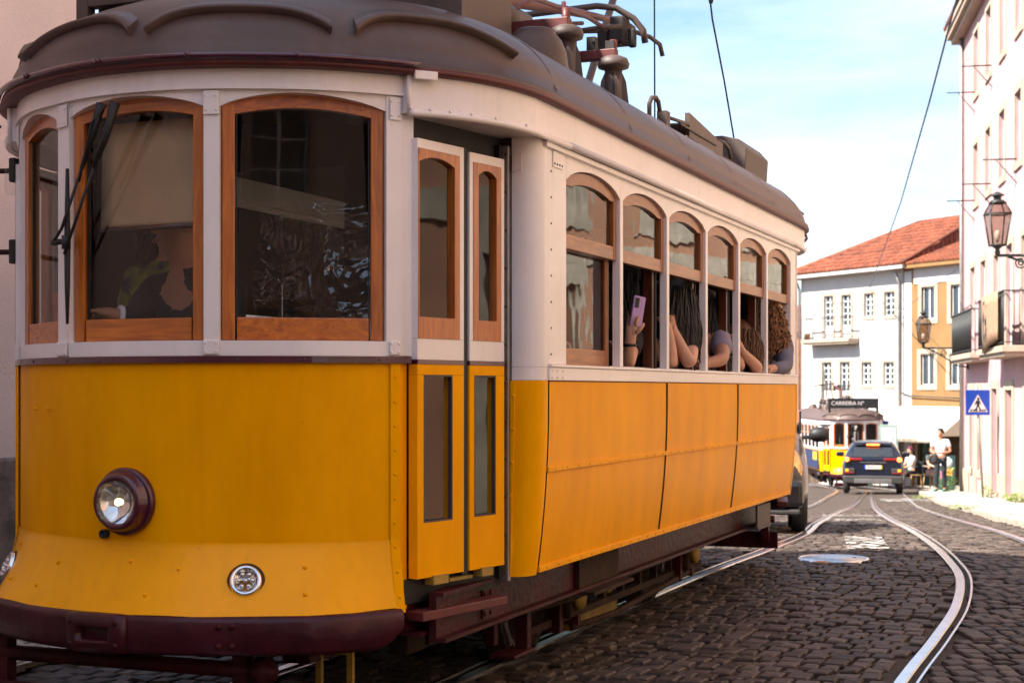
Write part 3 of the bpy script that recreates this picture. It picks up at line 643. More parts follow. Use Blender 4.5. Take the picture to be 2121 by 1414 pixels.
# ---- saloon corner posts (rounded) and side panels
def side_x(z):                                                # tumblehome of the lower side
    if z > 1.3: return 1.160
    t = (1.3 - z) / .70; return 1.160 - .05 * t * t
def corner(name, m, z0, z1, sy, y0, n=9):
    mb = MB(); rows = []
    for z in np.linspace(z0, z1, 10):
        X = side_x(z); r = []
        r.append((1.045, y0, z))
        for k in range(n):
            a = math.pi/2 * k/(n-1); r.append((X - .085 + .085*math.sin(a), y0 + sy*(.085 - .085*math.cos(a)), z))
        r.append((X, y0 + sy*.11, z)); rows.append(r)
    mb.grid(rows); return mb.build(name, m, tram)
for y0, sy in ((-.002, 1), (SAL + .002, -1)):
    S_(corner('corner_panel', YEL, .60, 1.392, sy, y0)); S_(corner('corner_post', WHI, 1.447, 2.372, sy, y0)); S_(corner('waist_rail', WHI, 1.393, 1.446, sy, y0))
    S_(MB().bar((side_x(1.39) - .11, y0 - sy*.006, 1.39), (side_x(.6) - .08, y0 - sy*.006, .6), .028, .008, up=(0, 1, 0)).build('corner_strip', YEL, tram, .002))
    S_(rivets(tram, [(Vector((side_x(z) - .105, y0 - sy*.011, z)), (0, -sy, 0)) for z in np.linspace(.66, 1.33, 6)], .007, YEL))
    S_(MB().box((1.05, y0 - sy*.006, 2.235), (1.09, y0 - sy*.001, 2.30)).build('gusset_plate', WHI, tram))
S_(B('waist_rail', WHI, tram, ((1.12, .106, 1.392), (1.170, SAL - .106, 1.446)), bevel=.003))
S_(B('sill', WHI, tram, ((1.06, .11, 1.4465), (1.176, SAL - .11, 1.458)), bevel=.003))
PS = [.118, 1.862, 3.425, SAL - .118]
for i in range(3):
    for (z0, z1) in ((1.04, 1.388), (.63, 1.018)):
        mb = MB(); rows = []; ny = 10
        for z in np.linspace(z0, z1, 8):
            rows.append([(side_x(z) + .0016*math.sin(y*3.1 + i)*math.sin(z*5), y, z) for y in np.linspace(PS[i] + .006, PS[i+1] - .006, ny)])
        mb.grid(rows); S_(mb.build('side_panel', YEL, tram))
mb = MB(); mb.grid([[(side_x(z) - .008, y, z) for y in (.1, SAL - .1)] for z in np.linspace(.615, 1.39, 8)]); S_(mb.build('panel_backing', IRON, tram))
for z, h in ((1.029, .011), (.62, .013)):
    mb = MB(); X = side_x(z); mb.box((X - .004, .118, z - h), (X + .008, SAL - .118, z + h)); S_(mb.build('riveted_strip', YEL, tram, .002))
    S_(rivets(tram, [(Vector((X + .008, y, z)), (1, 0, 0)) for y in np.arange(.2, SAL - .15, .145)], .006, YEL))
for y in PS[1:3]:
    mb = MB(); mb.grid([[(side_x(z) + .004, y - .010, z), (side_x(z) + .006, y - .004, z), (side_x(z) + .006, y + .004, z), (side_x(z) + .004, y + .010, z)] for z in np.linspace(.64, 1.385, 8)]); S_(mb.build('panel_joint', RUST, tram))
# side windows
WY = [.316 + .7905*k for k in range(7)]
for k in range(7):
    w = .05; y = WY[k] - .022
    if k == 0: S_(B('side_post', WHI, tram, ((1.10, .112, 1.459), (1.158, y + .044, 2.372)), bevel=.004))
    elif k == 6: S_(B('side_post', WHI, tram, ((1.10, y, 1.459), (1.158, SAL - .112, 2.372)), bevel=.004))
    else: S_(B('side_post', WHI, tram, ((1.118, y, 1.459), (1.158, y + .046, 2.34)), bevel=.004))
    if 0 < k < 7: S_(B('sash_stop', BLK, tram, ((1.02, y - .012, 1.459), (1.10, y + .004, 2.0)))); S_(B('window_guide', WOODD, tram, ((1.045, y - .055, 1.459), (1.095, y - .014, 2.1)), bevel=.003))
S_(B('gusset_plate', WHI, tram, ((1.158, .165, 2.27), (1.163, .285, 2.355)), bevel=.003))
S_(rivets(tram, [(Vector((1.163, y, z)), (1, 0, 0)) for z in (2.285, 2.34) for y in (.18, .21, .24, .27)] + [(Vector((1.158, .15, z)), (1, 0, 0)) for z in np.linspace(1.5, 2.25, 8)], .0055, BROD))
S_(rivets(tram, [(Vector((1.170, y, z)), (1, 0, 0)) for y in (.13, .19, .26) for z in (1.405, 1.433)], .006, WHI))
def arched_frame(name, m, y0, y1, z0, zs, rise, x0, x1, w, wb, wt, parent):
    d = empty(name); d.parent = parent
    for ya in (y0, y1 - w): MB().box((x0, ya, z0), (x1, ya + w, zs)).build('stile', m, d, .003)
    MB().box((x0, y0 + w + .0005, z0), (x1 - .001, y1 - w - .0005, z0 + wb)).build('sash_rail', WOODSH, d, .003); mb = MB()
    n = 14; rows = []
    for k in range(n + 1):
        t = k/n; y = y0 + (y1-y0)*t; zt = zs + rise*arch(t)**.75; zb = max(zs - .012, zt - wt) if .0 < t < 1 else zs - .0
        rows.append([(x1 - .0005, y, zt), (x1 - .0005, y, min(zb, zs + rise*arch(t)**.75 - .001)), (x0, y, zb), (x0, y, zt)])
    mb.grid(rows, close=True, smooth=False); mb.build('sash_rail', WOODSH, d)
    poly = [(y0 + w*.8, z0 + wb*.9), (y1 - w*.8, z0 + wb*.9)] + [(y1 - w*.8 - (y1-y0-1.6*w)*k/10, zs + (rise - wt*.6)*arch(k/10)**.75 if 0 < k < 10 else zs - .02) for k in range(11)]
    xm = (x0+x1)/2; MB().add([(xm, y, z) for y, z in poly], [tuple(range(len(poly)))]).build('pane', GLASS, d); return d
for k in range(6):
    y0, y1 = WY[k] + .024, WY[k+1] - .022
    mb = MB(); n = 14; rows = []                              # white arched header
    for j in range(n + 1):
        t = j/n; y = y0 + (y1-y0)*t; zb = 2.240 + .068*arch(t)**.75; rows.append([(1.157, y, zb), (1.157, y, 2.345), (1.11, y, 2.345), (1.11, y, zb)])
    mb.grid(rows, close=True, smooth=False); S_(mb.build('window_header', WHI, tram))
    S_(arched_frame('window_sash', WOODS, y0 + .001, y1 - .001, 1.955, 2.236, .066, 1.105, 1.14, .042, .062, .05, tram))
    if k == 0:                                               # the one closed lower sash
        d = B('window_sash', WOODS, tram, ((1.075, y0, 1.459), (1.102, y0 + .04, 1.99)), ((1.075, y1 - .055, 1.459), (1.102, y1, 1.99)), bevel=.003); S_(d)
        B('sash_rail', WOODSH, d, ((1.075, y0 + .0405, 1.459), (1.101, y1 - .0555, 1.535)), ((1.075, y0 + .0405, 1.955), (1.101, y1 - .0555, 1.99)), bevel=.003)
        MB().add([(1.09, y0 + .03, 1.52), (1.09, y1 - .045, 1.52), (1.09, y1 - .045, 1.965), (1.09, y0 + .03, 1.965)], [(0,1,2,3)]).build('pane', GLASS, d)
    else:
        S_(B('sill_track', STEEL, tram, ((1.06, y0 + .01, 1.4585), (1.09, y1 - .01, 1.466))))

# ---- interior
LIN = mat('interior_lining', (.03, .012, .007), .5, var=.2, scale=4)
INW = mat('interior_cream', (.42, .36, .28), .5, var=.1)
ins = lambda k: [((p.x)*k, (p.y - SAL/2)*(.5 + k/2) + SAL/2) for p in OUT]
MB().prism(ins(.83), .60, .64).build('floor', WOODD, tram)
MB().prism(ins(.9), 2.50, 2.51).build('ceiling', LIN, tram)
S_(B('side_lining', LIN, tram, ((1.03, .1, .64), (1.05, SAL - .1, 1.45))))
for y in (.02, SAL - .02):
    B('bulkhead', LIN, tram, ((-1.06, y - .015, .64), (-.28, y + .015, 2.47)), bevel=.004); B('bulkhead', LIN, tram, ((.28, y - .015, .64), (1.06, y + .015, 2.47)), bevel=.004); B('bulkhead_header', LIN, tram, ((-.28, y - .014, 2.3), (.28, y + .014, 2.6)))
    for x in (-.44, .44): T('grab_pole', STEEL, tram, [(x, y - .06, .65), (x, y - .06, 2.5)], .014)
SEATL = mat('brown_leather', (.07, .032, .026), .42, var=.15); TRIM = mat('seat_trim', (.5, .42, .38), .4, var=.1)
def seat(y, x):
    s = 1 if x > 0 else -1
    mb = MB(); mb.box((x - .2, y, 1.02), (x + .2, y + .45, 1.10)); o = mb.build('seat', SEATL, tram, .02)
    rows = []
    for z, w, d in ((1.08, .20, .055), (1.30, .205, .06), (1.46, .20, .055), (1.56, .175, .045), (1.60, .12, .03)):
        rows.append([(x - w, y + .44, z), (x + w, y + .44, z), (x + w, y + .44 + d, z), (x - w, y + .44 + d, z)])
    mb = MB(); mb.grid(rows, close=True, smooth=False); mb.add(rows[-1], [(0,1,2,3)]); mb.build('seat_back', SEATL, o, .012)
    T('seat_piping', TRIM, o, [(x + w*s, y + .44 + d/2, z) for z, w, d in ((1.08, .206, .055), (1.30, .211, .06), (1.46, .206, .055), (1.56, .181, .045), (1.60, .12, .03))], .008)
    B('seat_leg', IRON, o, ((x - .03, y + .1, .64), (x + .03, y + .3, 1.02)))
for k in range(6):
    seat(WY[k] + .15, .78); seat(WY[k] + .15, -.78)
BLS = mat('dark_dimming_blind', (.05, .02, .014), .8, var=.2)
for k in range(6): B('dimming_blind', BLS, tram, ((-1.09, SAL - WY[k+1] + .03, 1.70 + .06*(k % 3)), (-1.075, SAL - WY[k] - .03, 2.33)))  # blinds added on the hidden side to darken the view through the saloon
# blind behind the centre windscreen, driver's desk
BLD = mat('tan_blind', (.62, .40, .22), .8, var=.12, scale=3, bump=.05)
pa, _ = fp(-.33, .17); pb, _ = fp(.245, .17); mb = MB()
mb.grid([[pa.lerp(pb, t) + Vector((0, 0, z)) + Vector((0, .004*math.sin(t*7 + z*9), 0)) for t in np.linspace(0, 1, 8)] for z in (2.36, 2.2, 2.05, 1.985, 1.965)]); bl = mb.build('sun_blind', BLD, tram, thick=.003)
T('blind_rod', WOODD, bl, [pa + Vector((0, 0, 1.962)), pb + Vector((0, 0, 1.962))], .011)
B('doorway_block', LIN, tram, ((-.278, SAL - .03, .64), (.278, SAL - .01, 1.72)), ((-.278, SAL - .03, 2.1), (.278, SAL - .01, 2.3)), ((-.278, SAL - .03, 1.72), (-.2, SAL - .01, 2.1)), ((.05, SAL - .03, 1.72), (.278, SAL - .01, 2.1)))  # doorway filled in to darken the view through the side windows, small opening left
B('control_desk', IRON, tram, ((-.55, -.82, .64), (.35, -.70, 1.42)), bevel=.02)
T('brake_handle', STEEL, tram, [(-.2, -.78, 1.4), (-.2, -.78, 1.58), (-.32, -.80, 1.60)], .014)
B('notice_card', mat('notice_white', (.6, .56, .55), .6, var=.05), tram, ((-.62, -.705, 1.56), (-.50, -.70, 1.80)))
B('timetable_leaflet', mat('leaflet_orange', (.5, .12, .04), .6, var=.3, scale=20), tram, ((-.70, -.66, 1.57), (-.63, -.655, 1.75)))
# plastic screen behind the driver, crumpled
def plastic():
    m = bpy.data.materials.new('clear_plastic_film'); m.use_nodes = True; t = m.node_tree; t.nodes.clear(); o = t.nodes.new('ShaderNodeOutputMaterial'); mix = t.nodes.new('ShaderNodeMixShader'); tr = t.nodes.new('ShaderNodeBsdfTransparent'); gl = t.nodes.new('ShaderNodeBsdfGlossy'); gl.inputs['Roughness'].default_value = .05
    n = t.nodes.new('ShaderNodeTexNoise'); n.inputs['Scale'].default_value = 5; n.inputs['Detail'].default_value = 2.5; n.inputs['Distortion'].default_value = .9; co = t.nodes.new('ShaderNodeTexCoord'); bp = t.nodes.new('ShaderNodeBump'); bp.inputs['Strength'].default_value = 1; bp.inputs['Distance'].default_value = .12
    fr = schlick(t, .16)
    t.links.new(co.outputs['Object'], n.inputs['Vector']); t.links.new(n.outputs[0], bp.inputs['Height']); t.links.new(bp.outputs[0], gl.inputs['Normal']); t.links.new(fr.outputs[0], mix.inputs[0]); t.links.new(tr.outputs[0], mix.inputs[1]); t.links.new(gl.outputs[0], mix.inputs[2]); t.links.new(mix.outputs[0], o.inputs[0]); return m
mb = MB(); mb.grid([[(x, -.28 + .05*math.sin(x*9 + z*4) + .03*math.sin(z*13 + x*5), z) for x in np.linspace(.0, .62, 16)] for z in np.linspace(1.45, 2.1, 16)]); mb.build('plastic_screen', plastic(), tram)
# ---- underframe and truck
S_(B('sole_bar', MAR, tram, ((.93, -.55, .43), (.96, SAL - .25, .585)), ((.93, -.55, .415), (1.0, SAL - .25, .43)), ((.93, -.55, .585), (.99, SAL - .25, .60))))
S_(B('platform_bearer', MAR, tram, ((.80, -.60, .455), (.86, .1, .565)), ((.80, -.60, .44), (.92, .1, .4545))))
S_(MB().box((.961, -.12, .44), (.968, -.02, .57)).build('gusset_plate', MAR, tram)); S_(rivets(tram, [(Vector((.968, y, z)), (1, 0, 0)) for y in (-.1, -.04) for z in (.46, .54)], .012, MAR))
S_(B('step_bracket', RUST, tram, ((.94, 1.0, .40), (1.06, 1.62, .415)), ((.965, 1.0, .415), (.985, 1.6, .60))))
S_(B('step_bracket', BROD, tram, ((.94, 4.35, .42), (1.08, 4.75, .435)), ((1.06, 4.35, .435), (1.075, 4.75, .58))))
B('underframe', IRON, tram, ((-.8, -.55, .50), (.8, SAL + .55, .595)))
B('underfloor_case', IRON, tram, ((-.7, .2, .25), (.55, 1.2, .5)), ((-.7, 3.9, .25), (.55, 4.9, .5)), ((-.8, 2.4, .18), (.35, 3.2, .5)))
AX = (1.50, 3.72)                                            # axles
for s in (-1, 1):
    f = B('truck_frame', RUST, tram, ((s*.70 - .03, AX[0] - .55, .30), (s*.70 + .03, AX[1] + .55, .36)), ((s*.70 - .025, AX[0] - .5, .19), (s*.70 + .025, AX[1] + .5, .225)))
    for y in np.arange(AX[0] + .35, AX[1] - .2, .33): B('frame_strut', RUST, f, ((s*.70 - .02, y, .225), (s*.70 + .02, y + .03, .30)))
    B('track_brake', YOX, f, ((s*.50 - .03, 2.2, .03), (s*.50 + .03, 3.0, .12)), ((s*.5 - .02, 2.25, .12), (s*.5 + .02, 2.33, .24)), ((s*.5 - .02, 2.85, .12), (s*.5 + .02, 2.93, .24)))
    T('air_pipe', RUST, f, [(s*.74, AX[0] + .1, .15), (s*.74, 2.3, .13), (s*.74, 3.2, .16), (s*.74, AX[1] + .4, .2)], .018)
    for y in AX:
        w = MB().lathe([(.36, -.055), (.36, .0), (.335, .006), (.33, .055), (.28, .055), (.25, .03), (.10, .03), (.09, .07), (.02, .07)], 40, at((s*.47, y, .33), (s, 0, 0)), cap=False).build('wheel', RUST, tram)
        MB().lathe([(.331, .0), (.3325, .052), (.285, .058)], 40, at((s*.471, y, .33), (s, 0, 0)), cap=False).build('tyre', STEEL, w)
        a = B('axle_box', RUST, tram, ((s*.73 - .07, y - .1, .22), (s*.73 + .07, y + .1, .46)), bevel=.02)
        MB().lathe([(.075, 0), (.07, .03), (.03, .04)], 16, at((s*.80, y, .33), (s, 0, 0))).build('axle_cap', YOX, a)
        mb = MB()
        for i in range(6): mb.box((s*.72 - .04, y - .34 + i*.05, .46 + i*.013), (s*.72 + .04, y + .34 - i*.05, .471 + i*.013))
        mb.build('leaf_spring', RUST, a)
        B('horn_guide', MAR, a, ((s*.72 - .035, y - .16, .16), (s*.72 + .045, y - .115, .5)), ((s*.72 - .035, y + .115, .16), (s*.72 + .045, y + .16, .5)))
for y in AX: T('axle', IRON, tram, [(-.75, y, .33), (.75, y, .33)], .055, 12)
# life guard, sand pipe and brackets in front of the wheels
S_(B('lifeguard_board', MAR, tram, ((-.80, -.98, .10), (.42, -.955, .235)), bevel=.006))
S_(B('lifeguard_hanger', MAR, tram, ((-.74, -.955, .16), (-.68, -.90, .46)), ((.33, -.955, .16), (.39, -.90, .46))))
S_(T('lifeguard_shaft', MAR, tram, [(-.78, -.93, .335), (.46, -.93, .335)], .03, 12)); S_(MB().lathe([(.055, 0), (.055, .05), (.035, .055), (.035, .07)], 16, at((.42, -.93, .335), (1, 0, 0))).build('shaft_collar', MAR, tram))
S_(B('tray_bracket', YOX, tram, ((.50, -.64, .20), (.655, -.62, .222)), ((.50, -.64, .36), (.655, -.62, .385)), ((.50, -.64, .2225), (.523, -.62, .3595)), ((.632, -.64, .2225), (.655, -.62, .3595))))
S_(B('brake_cylinder', RUST, tram, ((.62, -.25, .30), (.70, -.08, .38)), ((.60, -.45, .335), (.62, .3, .35)), ((.66, -.05, .31), (.70, .35, .345)), bevel=.008))
S_(T('air_hose', BLK, tram, [(.40, -.86, .42), (.44, -.9, .3), (.50, -.88, .18), (.58, -.8, .12)], .011))
S_(B('tool_box', MAR, tram, ((.40, -.72, .33), (.52, -.45, .44)), bevel=.006))
S_(B('step_hanger', MAR, tram, ((.84, .55, .20), (.90, .60, .42)), ((.80, .35, .20), (.92, .60, .215)), ((.62, .75, .18), (.66, .8, .43)), bevel=.004))
T('long_pipe', RUST, tram, [(.82, .3, .36), (.84, 1.3, .34), (.84, 2.6, .36)], .016)

# ---- windscreen wipers, mirror arms
p0, n0 = fp(-.06, FB - .03, 2.395); p1 = fp(-.325, FB - .03, 1.99)[0]; p2 = fp(-.10, FB - .03, 2.38)[0]
wp = MB().tube([p0 + n0*.02, fp(-.12, FB - .035, 2.27)[0], fp(-.175, FB - .035, 2.17)[0]], [.019, .014, .008], 8).tube([fp(-.175, FB - .035, 2.17)[0], fp(-.335, FB - .04, 1.86)[0]], .006, 6).build('wiper', BLK, tram)
MB().tube([fp(-.125, FB - .03, 2.395)[0] + n0*.02, fp(-.19, FB - .035, 2.27)[0], fp(-.24, FB - .035, 2.17)[0]], [.018, .013, .008], 8).tube([fp(-.24, FB - .035, 2.17)[0], fp(-.345, FB - .045, 1.955)[0], fp(-.395, FB - .05, 1.905)[0]], .006, 6).build('wiper_arm', BLK, wp)
MB().tube([fp(-.10, FB - .05, 2.39)[0], fp(-.16, FB - .06, 2.33)[0], fp(-.20, FB - .06, 2.2)[0], fp(-.235, FB - .05, 2.12)[0]], .0045, 6).build('washer_hose', BLK, wp)
bx = -.338; bl_ = MB().tube([fp(bx, FB - .025, z)[0] for z in (2.18, 2.0, 1.90, 1.75, 1.60)], [.007, .011, .013, .011, .006], 6).build('wiper_blade', BLK, wp)
MB().tube([fp(-.395, FB - .05, 1.905)[0], fp(bx, FB - .03, 1.91)[0]], .011, 6).tube([fp(bx, FB - .03, 1.93)[0], fp(bx, FB - .03, 1.88)[0]], .018, 6).build('blade_clamp', BLK, wp)
for z in (2.262, 1.925):
    a = T('mirror_arm', RUST, tram, [(-.93, -.60, z), (-1.25, -.62, z + .005), (-1.65, -.66, z + .01)], .011)
    B('arm_bracket', IRON, a, ((-.945, -.63, z - .05), (-.915, -.57, z + .05)), bevel=.006)
m_ = B('side_mirror', BLK, tram, ((-1.80, -.72, 1.85), (-1.62, -.67, 2.33)), bevel=.02)
MB().lathe([(.012, .06), (.022, .055), (.026, .03), (.026, -.03), (.018, -.05), (.008, -.055)], 14, Matrix.Translation((-.955, -.60, 2.215))).build('glass_insulator', LENS, tram)

# ---- half-turn copies for the other end and side
for o in list(SYM):
    c = copy_tree(o, tram); c.location = (0, SAL, 0); c.rotation_euler = (0, 0, math.pi)

# ---- roof gear
def rz(x, y): return roof_z(x, y)
ROOFGEAR = []
bx = B('resistor_box', BROD, tram, ((-.55, .92, 2.99), (.45, 1.50, 3.46)), bevel=.008)
B('box_foot', BROD, bx, ((-.5, .95, 2.85), (-.44, 1.45, 2.989)), ((.30, .95, 2.84), (.36, 1.45, 2.989)))
sg = B('destination_box', BROD, tram, ((-.92, -.22, 2.80), (-.86, -.16, 3.4)), ((.86, -.22, 2.80), (.92, -.16, 3.4)), ((-.86, -.22, 3.02), (.86, -.16, 3.07)), bevel=.005)
B('destination_panel', BLK, sg, ((-.86, -.14, 2.9), (.20, -.12, 3.4)), ((.20, -.14, 2.99), (.86, -.12, 3.4)))
B('panel_support', BROD, sg, ((.05, -.12, 2.88), (.14, .1, 2.94)), ((-.5, -.12, 2.88), (-.42, .1, 2.94)))
def vent(x, y, r=.17, h=.15):
    z = rz(x, y) - .03; v = MB().lathe([(r*1.04, 0), (r*1.04, .02), (r, .03), (r*.95, h*.5), (r*.8, h*.82), (r*.62, h), (r*.62, h + .012), (r*.55, h + .02), (.01, h + .022)], 28, Matrix.Translation((x, y, z))).build('roof_vent', BRO, tram); return v
vent(.72, 1.12, .16, .19); vent(.62, 4.5, .17, .17); vent(-.72, 1.12, .16, .19); vent(-.62, 4.5, .17, .17); vent(.62, 3.4, .08, .05)
def insulator(x, y):
    z = rz(x, y) - .10; e = MB().lathe([(.05, .33), (.052, .335), (.085, .345), (.09, .365), (.078, .395), (.045, .41), (.02, .412)], 24, Matrix.Translation((x, y, z))).build('insulator_cap', BROD, tram)
    mb = MB(); mb.lathe([(.05, 0), (.05, .33)], 12, Matrix.Translation((x, y, z)))
    for k in range(4):
        a = k*math.pi/2 + .5; ca, sa = math.cos(a), math.sin(a); q = lambda r, h: (x + r*ca, y + r*sa, z + h)
        o = Vector((-sa, ca, 0))*.008; pts = [Vector(q(.03, 0)), Vector(q(.105, 0)), Vector(q(.07, .27)), Vector(q(.05, .315)), Vector(q(.03, .315))]
        mb.add([p - o for p in pts] + [p + o for p in pts], [(0,1,2,3,4), (9,8,7,6,5)] + [(i, (i+1)%5, 5+(i+1)%5, 5+i) for i in range(5)])
    mb.build('insulator_stand', BROD, e); T('cap_bolt', RED, e, [(x, y, z + .4), (x, y, z + .5)], .022); return z + .47
for x in (-.7, .7):
    for y in (1.62, 2.40): insulator(x, y)
zt = 3.19
pg = B('pantograph', RED, tram, ((-.72, 1.585, zt), (.72, 1.65, zt + .055)), ((-.72, 2.37, zt), (.72, 2.43, zt + .055)), ((-.52, 1.65, zt + .005), (-.46, 2.37, zt + .05)), ((.46, 1.65, zt + .005), (.52, 2.37, zt + .05)), bevel=.005)
T('main_arm', RED, pg, [(.05, 1.7, zt + .12), (.08, 2.38, 3.56), (.1, 3.3, 3.72), (.1, 4.2, 3.86)], [.034, .032, .03, .022], 10)
T('guide_rod', RED, pg, [(.3, 1.7, zt + .1), (.3, 2.2, 3.52), (.25, 3.3, 3.66), (.2, 3.8, 3.70)], .014); T('guide_rod', RED, pg, [(-.3, 1.7, zt + .1), (-.25, 2.6, 3.5), (.0, 3.9, 3.78)], .014)
T('collector_bow', BROD, pg, [(-.75, 3.68, 3.70), (-.6, 3.7, 3.79), (-.4, 3.75, 3.83), (.1, 3.9, 3.885), (.22, 3.94, 3.87), (.33, 3.98, 3.80), (.39, 4.0, 3.72), (.40, 4.01, 3.64)], .022)
T('collector_bow', BROD, pg, [(-.6, 4.3, 3.80), (-.2, 4.4, 3.85), (.12, 4.58, 3.87), (.24, 4.66, 3.83), (.3, 4.7, 3.78), (.315, 4.72, 3.70)], .017)
T('collector_bow', BROD, pg, [(-.3, 3.55, 3.62), (.2, 3.65, 3.68), (.32, 3.75, 3.70)], .015)
T('drive_cylinder', BROD, pg, [(.25, 1.70, 3.34), (.25, 2.15, 3.36)], .075, 14)
B('bow_joint', IRON, pg, ((.2, 3.86, 3.62), (.3, 4.0, 3.80)), ((.1, 3.9, 3.58), (.17, 3.98, 3.76)), ((.31, 3.9, 3.60), (.36, 3.96, 3.72)), ((.15, 4.05, 3.7), (.28, 4.2, 3.8)), bevel=.012)
B('frame_bolt', IRON, pg, ((.55, 2.375, zt + .055), (.60, 2.425, zt + .13)), ((.66, 2.375, zt + .055), (.71, 2.425, zt + .10)))
T('tension_rod', RED, pg, [(.48, 2.2, zt + .05), (.48, 2.2, zt + .22), (.46, 2.25, zt + .3)], .014)
B('spring_anchor', RED, pg, ((.44, 2.1, zt + .03), (.53, 2.28, zt + .1)), bevel=.01)
T('boom', BRO, pg, [(-.1, 3.9, 2.9), (-.1, 4.14, 3.25), (-.1, 4.87, 4.17), (-.1, 5.3, 4.72)], .028)
T('pole_hook', BROD, tram, [(.75, 2.93, 2.78), (.75, 2.93, 3.03), (.755, 2.96, 3.07), (.765, 3.01, 3.08), (.77, 3.05, 3.06), (.77, 3.08, 3.01)], .014)
rb = B('roof_tray', BROD, tram, ((.1, 3.45, 2.985), (.8, 4.35, 3.0)), ((.1, 3.45, 2.87), (.16, 4.35, 2.985)), bevel=.004)
MB().add([(.79, 3.68, 2.95), (.79, 4.55, 2.93), (.79, 4.55, 3.03), (.79, 3.68, 3.10), (.76, 3.68, 2.95), (.76, 4.55, 2.93), (.76, 4.55, 3.03), (.76, 3.68, 3.10)], [(0,1,2,3), (7,6,5,4), (0,4,5,1), (1,5,6,2), (2,6,7,3), (3,7,4,0)]).build('side_plate', BRO, rb)
T('tray_rod', BROD, rb, [(.78, 3.15, 2.99), (.78, 3.7, 3.03)], .012); B('rod_block', BROD, rb, ((.74, 3.12, 2.86), (.80, 3.2, 3.02)))
T('pole_hook', BROD, tram, [(.78, 4.4, 3.04), (.78, 4.62, 3.05), (.78, 4.75, 3.03), (.78, 4.82, 2.97)], .013)
mb = MB(); prof = [(.40, 2.84), (.78, 2.80), (.80, 3.10), (.74, 3.17), (.62, 3.20), (.42, 3.20)]
mb.add([(x, 5.22, z) for x, z in prof] + [(x, 5.95, z) for x, z in prof], [(0,1,2,3,4,5), (11,10,9,8,7,6)] + [(i, (i+1)%6, 6+(i+1)%6, 6+i) for i in range(6)]); mb.build('roof_locker', BROD, tram, .006)
T('conduit', BRO, tram, [(.9, 3.2, rz(.9, 3) + .012), (.9, 5.3, rz(.9, 3) + .012)], .012)
# ================================================================ buildings
PLW = mat('white_plaster', (.52, .50, .49), .85, var=.06, scale=1.2, bump=.15, bscale=30)
PLP = mat('pink_plaster', (.44, .25, .265), .85, var=.09, scale=.9, bump=.15, bscale=30, color2=(.50, .33, .335))
PLO = mat('ochre_plaster', (.23, .125, .046), .85, var=.1, scale=1.1, bump=.2, bscale=25)
PLT = mat('terracotta_plaster', (.50, .27, .17), .85, var=.14, scale=1.1, bump=.3, bscale=20)
PLL = mat('rose_white_plaster', (.86, .73, .69), .88, var=.07, scale=1.5, bump=.25, bscale=60)
PLINTH = mat('rough_plinth', (.22, .18, .165), .9, var=.45, scale=6, bump=.7, bscale=14)
STONE = mat('pale_stone_surround', (.38, .30, .23), .8, var=.1, scale=3, bump=.2, bscale=30)
RUBBLE = mat('pale_rubble_stone', (.5, .44, .35), .85, var=.25, scale=3, bump=.6, bscale=9)
FRW = mat('white_window_paint', (.78, .78, .77), .45, var=.04)
GRN = mat('dark_green_door', (.02, .075, .06), .45, var=.2)
DKW = mat('dark_door_wood', (.10, .065, .045), .6, var=.25)
WG = mat('dark_window_glass', (.03, .045, .06), .07, var=.2, spec=.7)
TILE = mat('terracotta_tile', (.19, .05, .022), .8, var=.28, scale=5, island=.3, bump=.2)
IRB = mat('black_ironwork', (.018, .02, .02), .5, var=.2)
ZINC = mat('zinc_pipe', (.30, .28, .27), .5, .6, var=.15)
